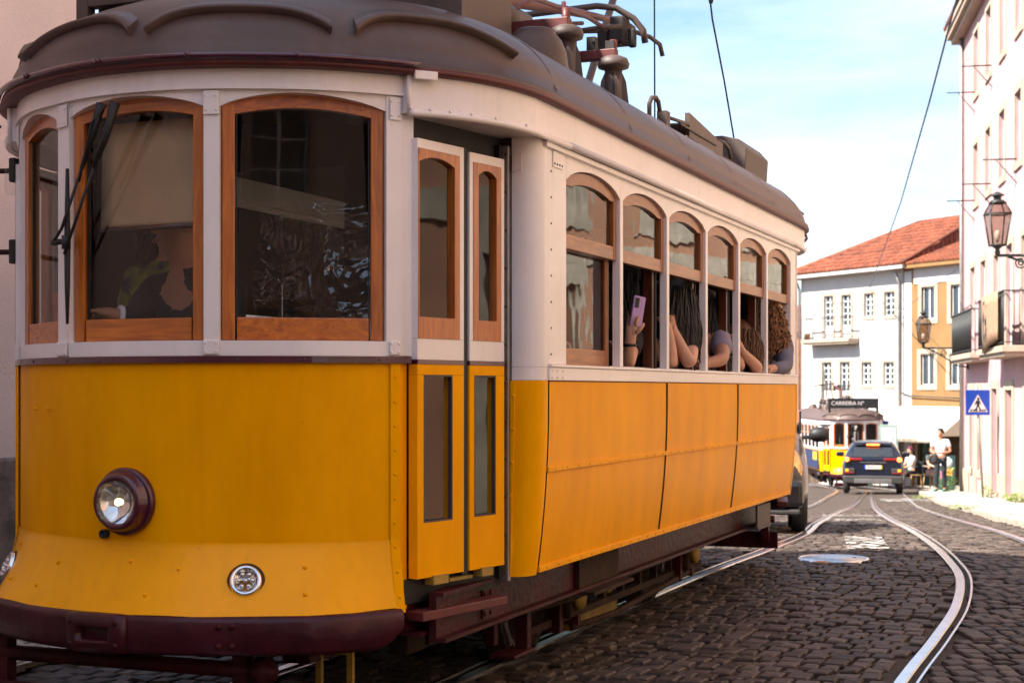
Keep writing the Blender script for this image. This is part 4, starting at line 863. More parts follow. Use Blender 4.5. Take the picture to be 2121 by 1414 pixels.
class Facade:
    """vertical wall from A to B (left to right seen from the street); local s along, z up, n toward the street"""
    def __init__(s, name, A, Bp, z0, z1, depth, m, label, cat='house'):
        s.A = Vector((*A, 0)); s.B = Vector((*Bp, 0)); s.d = (s.B - s.A); s.L = s.d.length; s.d.normalize(); s.n = Vector((s.d.y, -s.d.x, 0)); s.z0, s.z1, s.depth, s.m = z0, z1, depth, m
        s.root = empty(name, (s.A.x, s.A.y, z0)); tag(s.root, label, cat); s.holes = []
        # local frame: x = s, y = inward, z = up
        s.root.rotation_euler = (0, 0, math.atan2(s.d.y, s.d.x))
    def P(s, t, z, n=0): return Vector((t, -n, z - s.z0))
    def wall(s, name='wall', t0=0, t1=None, z0=None, z1=None, extra=True):
        t1 = s.L if t1 is None else t1; z0 = s.z0 if z0 is None else z0; z1 = s.z1 if z1 is None else z1
        ts = sorted({t0, t1} | {h[0] for h in s.holes} | {h[1] for h in s.holes}); zs = sorted({z0, z1} | {h[2] for h in s.holes} | {h[3] for h in s.holes}); mb = MB()
        for a, b in zip(ts[:-1], ts[1:]):
            for c, d in zip(zs[:-1], zs[1:]):
                m = ((a+b)/2, (c+d)/2)
                if any(h[0] < m[0] < h[1] and h[2] < m[1] < h[3] for h in s.holes): continue
                mb.add([s.P(a, c), s.P(b, c), s.P(b, d), s.P(a, d)], [(0,1,2,3)])
        for h in s.holes:                                    # reveals
            a, b, c, d = h[:4]; r = -.2
            mb.add([s.P(a,c), s.P(a,d), s.P(a,d,r), s.P(a,c,r)], [(0,1,2,3)]); mb.add([s.P(b,c), s.P(b,c,r), s.P(b,d,r), s.P(b,d)], [(0,1,2,3)])
            mb.add([s.P(a,d), s.P(b,d), s.P(b,d,r), s.P(a,d,r)], [(0,1,2,3)]); mb.add([s.P(a,c), s.P(a,c,r), s.P(b,c,r), s.P(b,c)], [(0,1,2,3)])
        D = -s.depth                                         # sides, back
        mb.add([s.P(t0,z0), s.P(t0,z0,D), s.P(t0,z1,D), s.P(t0,z1)], [(0,1,2,3)]); mb.add([s.P(t1,z0), s.P(t1,z1), s.P(t1,z1,D), s.P(t1,z0,D)], [(0,1,2,3)]); mb.add([s.P(t0,z0,D), s.P(t1,z0,D), s.P(t1,z1,D), s.P(t0,z1,D)], [(0,1,2,3)])
        mb.add([s.P(t0,z1), s.P(t1,z1), s.P(t1,z1,D), s.P(t0,z1,D)], [(0,1,2,3)])
        me_o = mb.build(name, s.m, s.root); return me_o
    def bx(s, mb, t0, t1, z0, z1, n0, n1):
        mb.box((t0, -n1, z0 - s.z0), (t1, -n0, z1 - s.z0)); return mb
    def window(s, t0, t1, z0, z1, leaves=2, bars=2, surround=STONE, sw=.14, door=0, fm=None, open_=0, sill=True):
        fm = fm or FRW
        s.holes.append((t0, t1, z0, z1)); mb = MB()
        if surround:
            s.bx(mb, t0 - sw, t0, z0 - (sw if sill else 0), z1 + sw, -.02, .025); s.bx(mb, t1, t1 + sw, z0 - (sw if sill else 0), z1 + sw, -.02, .025); s.bx(mb, t0, t1, z1, z1 + sw, -.02, .025)
            if sill: s.bx(mb, t0 - sw*.0, t1 + sw*.0, z0 - sw, z0, -.02, .045)
        else: s.bx(mb, t0, t1, z0 - .03, z0, -.02, .03)
        w = mb.build('window', surround or s.m, s.root, .006)
        fr = MB(); b = .036; s.bx(fr, t0 + .004, t0 + b, z0 + .004, z1 - .004, -.14, -.09); s.bx(fr, t1 - b, t1 - .004, z0 + .004, z1 - .004, -.14, -.09); s.bx(fr, t0 + b, t1 - b, z1 - b, z1 - .004, -.14, -.09); s.bx(fr, t0 + b, t1 - b, z0 + .004, z0 + b + door, -.14, -.09)
        for k in range(1, leaves):
            tm = t0 + (t1-t0)*k/leaves; s.bx(fr, tm - b*.8, tm + b*.8, z0 + b + door, z1 - b, -.138, -.085)
        for k in range(1, bars + 1):
            zm = z0 + door + (z1 - z0 - door)*k/(bars + 1)
            for j in range(leaves):
                ta, tb = t0 + (t1-t0)*j/leaves + b, t0 + (t1-t0)*(j+1)/leaves - b; s.bx(fr, ta, tb, zm - .016, zm + .016, -.13, -.1)
        fr.build('frame', fm, w)
        for j in range(leaves):
            ta, tb = t0 + (t1-t0)*j/leaves, t0 + (t1-t0)*(j+1)/leaves
            MB().add([s.P(ta + .02, z0 + .02, -.115), s.P(tb - .02, z0 + .02, -.115), s.P(tb - .02, z1 - .02, -.115), s.P(ta + .02, z1 - .02, -.115)], [(0,1,2,3)]).build('pane', WG, w)
        return w
    def door(s, t0, t1, z0, z1, m, surround=STONE, sw=.16, glass=False):
        s.holes.append((t0, t1, z0, z1)); mb = MB(); s.bx(mb, t0 - sw, t0, z0, z1 + sw, -.02, .03); s.bx(mb, t1, t1 + sw, z0, z1 + sw, -.02, .03); s.bx(mb, t0, t1, z1, z1 + sw, -.02, .03)
        d = mb.build('door', surround, s.root, .006); lf = MB(); tm = (t0+t1)/2
        for a, b in ((t0 + .01, tm - .005), (tm + .005, t1 - .01)): s.bx(lf, a, b, z0 + .01, z1 - .01, -.18, -.13)
        lf.build('door_leaf', m, d, .006); pn = MB()
        for a, b in ((t0 + .01, tm - .005), (tm + .005, t1 - .01)):
            for c, e in ((.06, .36), (.4, .68), (.72, .95)): s.bx(pn, a + (b-a)*.18, b - (b-a)*.18, z0 + (z1-z0)*c, z0 + (z1-z0)*e, -.132, -.115)
        pn.build('door_panel', m, d, .01); return d
    def balcony(s, t0, t1, z, h=1.0, out=.55, slab=.14, net=False):
        o = MB(); s.bx(o, t0, t1, z - slab, z, -.02, out); o.box((t0 + .06, -out + .06, z - slab - .09 - s.z0), (t1 - .06, .02, z - slab - s.z0)); b = o.build('balcony', STONE, s.root, .01)
        r = MB(); w = .025
        for n_ in (out - .05,): s.bx(r, t0 + .04, t1 - .04, z + h - .03, z + h, n_ - w, n_ + w); s.bx(r, t0 + .04, t1 - .04, z + .06, z + .085, n_ - w*.6, n_ + w*.6)
        for t in (t0 + .04, t1 - .065): s.bx(r, t, t + .025, z + h - .03, z + h, 0, out - .075); s.bx(r, t, t + .025, z + .06, z + .085, 0, out - .075)
        r.build('railing', IRB, b); k = MB(); nb = int((t1-t0)/.11)
        for i in range(nb + 1):
            t = t0 + .05 + (t1 - t0 - .1)*i/nb; k.tube([s.P(t, z, out - .05), s.P(t, z + h - .02, out - .05)], .009, 5)
        for i in range(1, 5):
            for t in (t0 + .052, t1 - .052): k.tube([s.P(t, z, (out-.05)*i/5), s.P(t, z + h - .02, (out-.05)*i/5)], .009, 5)
        ko = k.build('baluster', IRB, b); ko['kind'] = 'stuff'; return b
    def roof(s, rise, over=.35, t0=0, t1=None, hipL=0, hipR=0, ridge=None):
        """tiled pitched roof over the block; ridge parallel to the street"""
        t1 = s.L if t1 is None else t1; D = s.depth; rd = D/2 if ridge is None else ridge; z = s.z1
        e = [Vector((t0 - over, -over, z - s.z0)), Vector((t1 + over, -over, z - s.z0)), Vector((t1 + over, D + over, z - s.z0)), Vector((t0 - over, D + over, z - s.z0))]
        r0, r1 = Vector((t0 - over + hipL, rd, z + rise - s.z0)), Vector((t1 + over - hipR, rd, z + rise - s.z0))
        base = MB().add(e + [r0, r1], [(0,1,5,4), (1,2,5), (2,3,4,5), (3,0,4), (3,2,1,0)]).build('roof', mat('roof_deck', (.2, .1, .06), .9), s.root)
        cor = MB().add(e + [p - Vector((0, 0, .16)) for p in e], [(0,1,5,4), (1,2,6,5), (2,3,7,6), (3,0,4,7), (4,5,6,7)]).build('cornice', s.m if s.m is not PLP else STONE, base)
        tl = MB()
        def slope(p0, p1, q0, q1, n):
            """tile channels from eave p0-p1 up to q0-q1"""
            w = (p1 - p0).length; up = ((q0+q1)/2 - (p0+p1)/2); nn = (p1 - p0).cross(up).normalized(); nn = nn if nn.z > 0 else -nn
            for i in range(n):
                a = (i + .5)/n; bt = p0.lerp(p1, a); ln = None
                # the tile column runs straight up the slope until it meets the ridge or a hip
                ud = up - (p1-p0).normalized()*up.dot((p1-p0).normalized()); 
                L0, L1 = (q0-p0).dot((p1-p0).normalized())/w, (q1-p0).dot((p1-p0).normalized())/w; f = 1.0
                if a < L0: f = a/L0 if L0 > 0 else 1
                if a > L1: f = min(f, (1-a)/(1-L1) if L1 < 1 else 1)
                rows = max(1, int(ud.length*f/.42)); sd = (p1-p0).normalized()*(w/n/2*.98)
                for k in range(rows):
                    a0 = bt + ud*f*k/rows - ud.normalized()*.03; a1 = bt + ud*f*(k+1)/rows; j = random.uniform(-.006, .006)
                    for pt0, pt1 in ((a0, a1),):
                        v = []
                        for pt, lift in ((pt0, .05 + j), (pt1, .02 + j)):
                            v += [pt - sd + nn*lift*.2, pt - sd*.55 + nn*(lift + .035), pt + sd*.0 + nn*(lift + .05), pt + sd*.55 + nn*(lift + .035), pt + sd + nn*lift*.2]
                        tl.add(v, [(i_, i_+1, i_+6, i_+5) for i_ in range(4)] + [(4, 3, 2, 1, 0)], False)
        slope(e[0], e[1], r0, r1, int((e[1]-e[0]).length/.26))
        if hipL: slope(e[3], e[0], r0, r0, int((e[3]-e[0]).length/.26))
        if hipR: slope(e[1], e[2], r1, r1, int((e[2]-e[1]).length/.26))
        to = tl.build('tile_field', TILE, base); to['kind'] = 'stuff'
        T('ridge_tile', TILE, base, [r0 + Vector((0, 0, .03)), r1 + Vector((0, 0, .03))], .1, 8)
        for a, b, h in ((e[0], r0, hipL), (e[1], r1, hipR)):
            if h: T('ridge_tile', TILE, base, [a + Vector((0, 0, .06)), b + Vector((0, 0, .03))], .09, 8)
        return base

# ---- plastered building along the left of the track; its end casts the shadow over the foreground
A = pq(WALLP, 1.9); Bp = pq(WALLP, 8.25)
# seen from the street (from +p side) left to right runs toward +q
fw = Facade('plastered_house', A, Bp, -.15, 8.42, 9, PLL, 'rose white plastered house close behind the near tram, with a rough grey plinth')
fw.n = Vector((CN, -SN, 0))
fw.window(33.0, 33.01, 7.9, 7.91)if False else None
for t in (.8, 2.6):
    fw.window(t, t + .9, 5.2, 6.9)
fw.wall()
MB().box((-.02, -.05, 0), (fw.L, -.001, 1.10)).build('plinth', PLINTH, fw.root, .02)
T('conduit', IRON, fw.root, [(fw.L - 2.1, -.03, 1.1), (fw.L - 2.1, -.03, 8)], .02)

ft = Facade('tall_shade_house', pq(WALLP, -26), pq(WALLP, 1.89), -.15, 12.2, 9, PLL, 'taller rose white block added out of view beside the viewpoint to shade the foreground'); ft.n = Vector((CN, -SN, 0))  # unseen taller block added to keep the nearest setts in shade
for t in (4, 8, 12, 16, 20, 24): ft.window(t, t + 1.0, 1.6, 3.2); ft.window(t, t + 1.0, 5.2, 6.9); ft.window(t, t + 1.0, 8.8, 10.5)
ft.wall(); MB().box((0, -.05, 0), (ft.L - .02, -.001, 1.1)).build('plinth', PLINTH, ft.root, .02)
# ---- far white house with balcony
wh = Facade('white_house', (13.1, 70), (16.2, 64), -3.2, 6.47, 9, PLW, 'white two-tone plastered house with balcony under an orange tiled roof')
for t0, t1, z0, z1, d in ((1.65, 2.27, 3.55, 5.46, .55), (2.84, 3.46, 3.55, 5.44, .55), (1.51, 2.15, .75, 2.53, .5), (2.74, 3.38, .75, 2.53, .5)): wh.window(t0, t1, z0, z1, 2, 4, door=d, sill=False)
for t0, t1, z0, z1 in ((4.34, 4.92, 4.44, 5.43), (5.62, 6.25, 4.42, 5.42), (4.18, 4.80, 1.52, 2.5), (5.56, 6.2, 1.52, 2.48)): wh.window(t0, t1, z0, z1, 2, 3)
wh.door(.4, 1.3, -3.0, -.8, DKW); wh.door(3.9, 4.9, -3.0, -.7, GRN)
wh.wall(); wh.balcony(.75, 4.0, 3.53, .95, .6)
for t in (1.46, 2.69):
    mb = MB()
    for i in range(7): mb.tube([wh.P(t + .05 + i*.105, .77, .05), wh.P(t + .05 + i*.105, 1.5, .05)], .01, 5)
    wh.bx(mb, t, t + .75, 1.49, 1.52, .03, .07); wh.bx(mb, t, t + .75, .75, .775, .03, .07); mb.build('railing', IRB, wh.root)
wh.roof(2.3, .55, hipL=3.6, hipR=.3, ridge=4.2)
for t, zt_ in ((-.02, 6.3), (6.62, 6.2)): T('drainpipe', ZINC, wh.root, [wh.P(t, -3.1, .08), wh.P(t, zt_ - .5, .08), wh.P(t, zt_, .3)], .06, 8)
MB().lathe([(.12, 0), (.16, .25), (.17, .27)], 10, Matrix.Translation(wh.P(.95, 3.54, .4))).build('plant_pot', PLT, wh.root)

# ---- ochre house with shop and awning
oc = Facade('ochre_house', (16.25, 63.9), (19.4, 58.0), -3.0, 6.45, 8, PLO, 'ochre plastered house with white-framed windows above a cafe awning')
for t0, t1, z0, z1 in ((.99, 1.72, 4.19, 5.5), (2.64, 3.38, 4.15, 5.5), (.94, 1.69, 1.51, 2.78), (2.58, 3.3, 1.51, 2.75)): oc.window(t0, t1, z0, z1, 2, 0, sw=.2)
oc.door(.75, 1.75, -2.75, -.75, GRN, sw=.12); oc.door(2.3, 3.9, -2.75, -.55, DKW, sw=.12)
oc.wall(); MB().box((-.02, -.02, 0), (.42, -.001, 9.2)).build('corner_quoin', PLW, oc.root); MB().box((.551, -.03, 8.65), (oc.L, -.001, 9.3)).build('frieze', PLW, oc.root)
MB().box((.552, -.02, .2), (oc.L, -.001, 3.2)).build('shop_front', mat('cream_shop_paint', (.6, .5, .36), .7, var=.1), oc.root)if False else None
oc.roof(1.5, .4, hipR=.2, ridge=4.0)
T('cable', IRB, oc.root, [oc.P(-.1, 1.2, .1), oc.P(.4, 1.08, .1), oc.P(3.5, .98, .1)], .025)
AWN = mat('cream_awning_canvas', (.62, .56, .47), .85, var=.04, scale=2, bump=.1)
aw = empty('cafe_awning', tuple(oc.A + oc.d*1.5 + Vector((0, 0, .6)))); aw.rotation_euler = oc.root.rotation_euler; tag(aw, 'cream canvas cafe awning on the ochre house with a lettered valance', 'awning')
mb = MB(); mb.grid([[(t, -.02 - 1.7*k, .05 - 1.12*k - .05*math.sin(k*3.1)) for t in np.linspace(-2.0, 2.3, 12)] for k in np.linspace(0, 1, 6)]); mb.build('canopy', AWN, aw, thick=.015)
mb = MB(); mb.grid([[(t, -1.74, -1.09 - z - (.03*abs(math.sin(t*9)) if z > .2 else 0)) for t in np.linspace(-2.0, 2.3, 80)] for z in (0, .12, .26)]); mb.build('valance', AWN, aw, thick=.012)
B('awning_bar', IRB, aw, ((-2.0, -1.745, -1.095), (2.3, -1.70, -1.065)))
for t in (-1.98, 2.28): MB().add([(t, -.02, .03), (t, -1.7, -1.08), (t, -.02, -1.08)], [(0,1,2)]).build('side_flap', AWN, aw, thick=.012)
text('lettering', 'DOCES & SALGADOS', .17, DKW, aw, Matrix.Translation((.3, -1.756, -1.23)) @ Matrix.Rotation(R(90), 4, 'X'))
for t in (-1.85,): MB().box((t - .05, -1.76, -1.30), (t + .05, -1.752, -1.16)).build('red_emblem', mat('red_print', (.6, .08, .04), .7), aw)

# ---- pink house on the right, receding toward the viewer
pk = Facade('pink_house', (13.4, 46), (10.25, 28), -1.95, 12.1, 9, PLP, 'tall pink plastered house with small balconies and white window surrounds', 'house')
for t in (3.0, 5.6, 8.2, 10.8, 13.4, 16.0):
    pk.window(t, t + .95, 9.5, 11.2, 2, 2, sill=True, sw=.17); pk.window(t - .1, t + .85, 6.5, 8.1, 2, 2, sw=.17)
for t, z0 in ((2.2, 2.35), (4.5, 2.35), (9.3, 2.35), (11.7, 2.35), (14.2, 2.35)): pk.window(t, t + 1.0, z0, 4.75, 2, 3, door=.7, sill=False, sw=.17)
pk.window(7.1, 7.95, 3.15, 4.7, 2, 2, sw=.17)
for t in (2.0, 3.75): pk.window(t, t + .75, -.85, 1.3, 2, 2, fm=GRN, sw=.2)
pk.door(6.7, 7.7, -1.33, 1.36, GRN, sw=.22); pk.door(9.15, 10.25, -1.2, 1.33, DKW, sw=.24); pk.door(12.2, 13.3, -1.05, 1.4, GRN, sw=.24); pk.window(15, 16.2, -.2, 1.4, 2, 2)
pk.wall()
b1 = pk.balcony(1.5, 6.2, 2.3, 1.15, .5); b2 = pk.balcony(8.5, 12.9, 2.3, 1.2, .6)
for b, t0, t1, z, out in ((b1, 1.55, 1.6, 2.3, .5), (b2, 12.2, 12.6, 2.3, .6)): pass
NET = mat('dark_balcony_screen', (.04, .045, .045), .7, var=.2)
MB().box((1.525, -.44, 4.45), (1.54, -.03, 5.20)).build('balcony_screen', NET, b1)
MB().box((8.53, -.54, 4.5), (8.545, -.03, 5.28)).build('balcony_screen', NET, b2)
MB().box((-.02, -.035, 0), (pk.L, -.001, 1.0)).build('plinth', STONE, pk.root) if False else None
for t in (3.9, 6.6):
    pass
for t0, t1 in ((-.02, 1.8), (2.95, 3.55), (4.7, 6.48), (7.92, 8.91), (10.49, 11.96), (13.54, pk.L)):
    MB().box((t0, -.05, -.2), (t1, -.001, .98 + .03*t0)).build('plinth_slab', STONE, pk.root, .01)
B('corner_quoin', STONE, pk.root, ((-.03, -.03, .8), (.42, -.001, 13.8)))
MB().box((-.4, -.40, 13.75), (pk.L + .3, .3, 13.95)).box((-.3, -.28, 13.6), (pk.L + .3, .3, 13.75)).build('cornice', STONE, pk.root)
pk.roof(1.8, .45)
T('drainpipe', ZINC, pk.root, [pk.P(.55, -1.7, .08), pk.P(.55, 11.9, .08)], .055)
for t, z in ((3.0, 6.35), (6.6, 6.35), (3.1, 9.35), (6.7, 9.35), (10.9, 6.35)):
    o = MB().tube([pk.P(t, z + .25, 0), pk.P(t, z + .25, .75)], .018, 6).tube([pk.P(t, z - .3, 0), pk.P(t, z + .23, .45)], .012, 6).tube([pk.P(t - .05, z + .25, .7), pk.P(t + 1.05, z + .25, .7)], .004, 4).build('clothesline_bracket', IRB, pk.root)
ch = MB().box((1.6, 4.0, 8.3), (2.3, 4.7, 9.8)).build('chimney', PLL, oc.root)
# paper banner with an arrow hung on the nearer balcony
ban = empty('balcony_banner', tuple(pk.A + pk.d*11.1 + pk.n*.64 + Vector((0, 0, 3.45)))); ban.rotation_euler = pk.root.rotation_euler; tag(ban, 'tan cardboard banner with a black arrow hung on the pink house balcony', 'banner')
mb = MB(); mb.grid([[(t, -.01 - .02*math.sin(t*3 + z), -z + (.1*t if z > 1 else 0)) for t in np.linspace(-1.2, 1.4, 10)] for z in (-.05, .2, .5, .8, 1.15)]); mb.build('sheet', mat('tan_cardboard', (.33, .2, .12), .8, var=.1), ban, thick=.01)
MB().add([(x, -.05, z) for x, z in ((-.62, -.95), (-.50, -.95), (-.50, -.55), (-.36, -.55), (-.56, -.3), (-.76, -.55), (-.62, -.55))], [tuple(range(7))]).build('arrow', BLK, ban, thick=.004)
MB().add([(x, -.05, z) for x, z in ((-.50, -.95), (-.1, -.62), (-.05, -.72), (-.50, -1.08))], [(0,1,2,3)]).build('arrow', BLK, ban, thick=.004)
text('lettering', 'BOUT', .14, BLK, ban, Matrix.Translation((-.45, -.055, -.13)) @ Matrix.Rotation(R(90), 4, 'X'))

# ---- terracotta house farther along the right side, mirrored in the tram's windows; extended for warm bounce, dark doors added to dim reflections
tr = Facade('terracotta_house', (10.2, 27.6), (7.0, -13.5), -.9, 12.5, 9, PLT, 'terracotta plastered house with pale stone surrounds, beside the pink house')
for t in np.arange(1.5, 39, 3.0):
    tr.window(t, t + 1.1, 3.9, 5.9, 2, 2, surround=RUBBLE, sw=.4); tr.window(t, t + 1.1, 8.0, 9.8, 2, 2, surround=RUBBLE, sw=.3)
    tr.door(t - .2, t + 1.5, -.7, 2.75, DKW if t % 2 < 1 else GRN, RUBBLE, .3)
tr.wall(); tr.roof(1.6, .4)
MB().box((0, -.035, 3.95), (tr.L, -.001, 4.25)).build('string_course', RUBBLE, tr.root)
# ---- house added unseen behind the viewer to darken the windscreen reflections
bh = Facade('grey_reflection_house', (6.5, -16), (-14, -13), -.2, 7.2, 8, mat('grey_plaster', (.5, .44, .38), .9, var=.1), 'grey plastered house added behind the viewpoint for dark windscreen reflections')
for t in (2, 5.5, 9, 12.5, 16, 18.5): bh.window(t, t + 1.1, 1.0, 2.8); bh.window(t, t + 1.1, 4.6, 6.4); None
bh.wall(); bh.roof(2)
# ---- house beyond the tram on the left side of the street
lh = Facade('cream_house', (-9.5, 21), (-2.5, 36), -1.4, 6.2, 8, PLW, 'cream house across the street beyond the near tram, behind its windows')
lh.n = Vector((.9, -.42, 0))
for t in (1.5, 4.5, 7.5, 10.5, 13.5): lh.window(t, t + 1, 3.4, 5.0); lh.window(t, t + 1, .2, 2.2)
lh.wall(); lh.roof(1.8)
# brick gable seen past the tram's rear corner
bg_ = Facade('orange_brick_house', (11.5, 88), (15.8, 82), -3.4, 4.6, 8, mat('orange_brick', (.42, .13, .05), .9, var=.2, scale=8, bump=.3), 'orange brick house far down the street beside the white house')
bg_.window(1, 1.9, 1, 2.5); bg_.window(3, 3.9, 1, 2.5); bg_.wall(); bg_.roof(1.4)
# ================================================================ street things
def world_empty(name, x, y, label, cat, rz=0, dz=0, group=None):
    o = empty(name, (x, y, gzs(y) + dz), rz); tag(o, label, cat, group); return o
# ---- pedestrian crossing sign
BLUE = mat('sign_blue', (.005, .06, .42), .35, var=.03); SWH = mat('sign_white', (.75, .68, .66), .4, var=.03)
sg_ = world_empty('crossing_sign', 11.45, 38, 'blue square pedestrian crossing sign on a thin pole by the pink house', 'road sign', R(6), .09)
T('pole', ZINC, sg_, [(.14, 0, 0), (-.02, .03, 2.75)], .03)
B('sign_plate', BLUE, sg_, ((-.31, -.02, 2.02), (.31, 0, 2.64)), bevel=.008)
MB().add([(x, -.0235, z) for x, z in ((-.25, 2.10), (.25, 2.10), (0, 2.53))], [(0,1,2)]).build('white_triangle', SWH, sg_)
def flat(name, polys, y, m, par, ox=0, oz=0, k=1):
    mb = MB()
    for poly in polys: mb.add([(ox + x*k, y, oz + z*k) for x, z in poly], [tuple(range(len(poly)))])
    return mb.build(name, m, par)
flat('walking_figure', [[(-.01, .25), (.03, .25), (.05, .28), (.04, .32), (0, .335), (-.03, .31), (-.03, .27)], [(-.05, .24), (.05, .24), (.10, .13), (.085, .12), (.05, .18), (.04, .06), (-.035, .06), (-.05, .17), (-.10, .10), (-.115, .115)], [(.04, .06), (-.0, .06), (.05, -.02), (.08, -.08), (.115, -.08), (.08, .0)], [(-.035, .06), (.0, .06), (-.03, -.02), (-.09, -.08), (-.12, -.07), (-.07, 0)]], -.0262, BLK, sg_, 0, 2.19, .8)
flat('zebra_bar', [[(x, 0), (x + .04, 0), (x + .055, .05), (x + .015, .05)] for x in (-.20, -.13, -.06, .02, .09, .15)], -.0262, BLK, sg_, 0, 2.115)
# ---- street lanterns on scroll brackets
LG = glass_mat('lantern_glass', (.62, .55, .50), rough=.2, wav=.1)
def lantern(x, y, z, wx, wy, label, k=1.0):
    r = empty('street_lantern', (wx, wy, z)); tag(r, label, 'street lamp', 'wall lanterns'); c = Vector((x - wx, y - wy, 0))
    dv = -c.normalized(); L_ = c.length
    def hexr(rad, h): return [(c.x + rad*k*math.cos(a + R(45)), c.y + rad*k*math.sin(a + R(45)), h*k) for a in (0, math.pi/2, math.pi, 1.5*math.pi)]
    mb = MB(); mb.grid([hexr(.15, .06), hexr(.24, .56)], close=True, smooth=False); mb.build('glass_body', LG, r)
    mb = MB(); mb.grid([hexr(.235, .585), hexr(.14, .75)], close=True, smooth=False); mb.build('glass_top', LG, r)
    mb = MB()
    for a, b in zip(hexr(.152, .05), hexr(.247, .57)): mb.tube([a, b], .014*k, 5)
    for a, b in zip(hexr(.25, .58), hexr(.145, .76)): mb.tube([a, b], .012*k, 5)
    for ring_, h in ((.155, .05), (.25, .575), (.15, .76)):
        p = hexr(ring_, h)
        for i in range(4): mb.tube([p[i], p[(i+1)%4]], .017*k, 5)
    mb.build('cage', IRB, r)
    MB().lathe([(.15*k, .76*k), (.10*k, .81*k), (.06*k, .82*k), (.07*k, .87*k), (.12*k, .885*k), (.11*k, .90*k), (.02*k, .95*k)], 12, Matrix.Translation(c)).build('cap', IRB, r)
    MB().lathe([(.03*k, -.12*k), (.05*k, -.06*k), (.03*k, -.02*k), (.11*k, .05*k)], 12, Matrix.Translation(c)).build('foot', IRB, r)
    MB().lathe([(.02, .1), (.045, .18), (.05, .24), (.03, .3)], 10, Matrix.Translation(c)).build('bulb', FRW, r)
    z0 = -.12*k; br = T('bracket_arm', IRB, r, [c + Vector((0, 0, z0)), Vector((0, 0, z0))], .025)
    def scroll(t, h, rad, turns=1.6, flip=1):
        pts = []; 
        for i in range(22):
            a = i/21*turns*2*math.pi; rr = rad*(1 - .75*i/21); pts.append(c + dv*(t*L_ + flip*rr*math.cos(a)) + Vector((0, 0, z0 - h - rr*math.sin(a))))
        T('scroll', IRB, br, pts, .014, 5)
    scroll(.22, .12, .10); scroll(.45, .14, .12, 1.5, -1); scroll(.75, .25, .2)
    T('scroll', IRB, br, [c + dv*L_*.1 + Vector((0, 0, z0 - .02)), c + dv*L_*.4 + Vector((0, 0, z0 - .2)), c + dv*L_*.75 + Vector((0, 0, z0 - .5)), Vector((0, 0, z0 - .55))], .02, 6)
    B('wall_plate', IRB, r, ((-.03, -.06, z0 - .62), (.03, .06, z0 + .1)))
lantern(8.17, 26, 3.72, 9.88, 25.9, 'large wall lantern near the top right, on the nearer scroll bracket')
lantern(11.85, 44.5, 2.65, 13.1, 44.4, 'wall lantern in front of the ochre house, on a scroll bracket from the pink corner')
# ---- overhead wires
def wire(pts, label, r=.012):
    o = MB().tube(pts, r, 6).build('overhead_wire', mat('wire_blue_black', (.03, .04, .07), .5)); o.location = (0, 0, 0); tag(o, label, 'wire', 'overhead wires'); return o
def ray(x, y, Y): return Vector(((x - 1060)/3200*Y, Y, CAM_H + (805 - y)/3200*Y))
wx, wy = pq(PC + .2, Q0 + 4.92)
wire([(wx - .03, wy, 14), (wx - .01, wy, 6), (wx, wy, 2.88)], 'thin dark wire hanging straight down behind the pantograph', .006)
wire([ray(1440, -320, 9.6), ray(1468, -20, 10.5), ray(1475, 40, 10.7), ray(1500, 170, 11.1), ray(1524, 312, 11.5), ray(1531, 350, 11.6)], 'slanting wire dropping toward the rear roof locker', .007)
MB().lathe([(.012, 0), (.02, .03), (.01, .06)], 8, Matrix.Translation(ray(1472, 8, 10.6))).build('wire_clamp', IRON, bpy.data.objects['overhead_wire.001'])
wire([ray(2060, -260, 22), ray(2000, -60, 24), ray(1975, 20, 25), ray(1925, 210, 29), ray(1865, 420, 42), ray(1800, 600, 66.3)], 'long wire sagging from the top right down to the white house', .018)
wire([(-2.6, 36, 5.3), ray(1655, 541, 58), ray(1868, 512, 63.8)], 'faint level wire crossing above the white roof eave', .008)
wire([ray(1657, 618, 70.2), ray(1872, 640, 63.4), ray(1997, 545, 46)], 'thin cable running along the white house front to the pink house', .010)

# ---- weeds along the pink wall
LEAF = mat('weed_leaf', (.13, .20, .02), .6, var=.35, scale=9, island=.4)
def weed(x, y, h, w, label, n=90, dz=.09):
    r = world_empty('weed', x, y, label, 'plant', 0, dz, 'weeds at the foot of the pink wall'); mb = MB(); st = MB()
    for i in range(n):
        a = random.uniform(0, 6.28); rr = w*random.random()**.6; z = h*random.random()**.8*(1.05 - (rr/w)**2*.6); c = Vector((rr*math.cos(a), rr*math.sin(a), z)); s = random.uniform(.03, .075)*(.6 + h)
        d = Vector((math.cos(a), math.sin(a), random.uniform(-.3, .9))).normalized(); sd = d.cross(Vector((0, 0, 1))).normalized()*s*.55
        mb.add([c - d*s*.2, c + d*s*.4 + sd, c + d*s*1.2, c + d*s*.4 - sd], [(0,1,2,3)])
        if i % 9 == 0: st.tube([(rr*.2*math.cos(a), rr*.2*math.sin(a), 0), c], .006, 4)
    mb.build('foliage', LEAF, r); st.build('stem', LEAF, r)
weed(12.75, 45.2, .75, .32, 'tallest leafy weed at the far pink corner, beside the man in white', 160)
weed(11.72, 38.0, .26, .28, 'small weed clump right at the foot of the crossing sign pole'); weed(11.25, 34.9, .18, .22, 'low weed tuft on the pavement between the sign pole and the next doorway')
weed(11.08, 34.0, .22, .30, 'weed tuft below the brown door of the pink house'); weed(10.75, 32.2, .24, .4, 'widest low weed patch at the right edge of the pavement', 120)
weed(7.7, 26.4, .08, .3, 'flat grass tuft growing along the kerb at the right edge', 60, .06); weed(10.2, 38.2, .1, .3, 'flat grass tuft growing along the kerb left of the crossing sign', 60, .06)
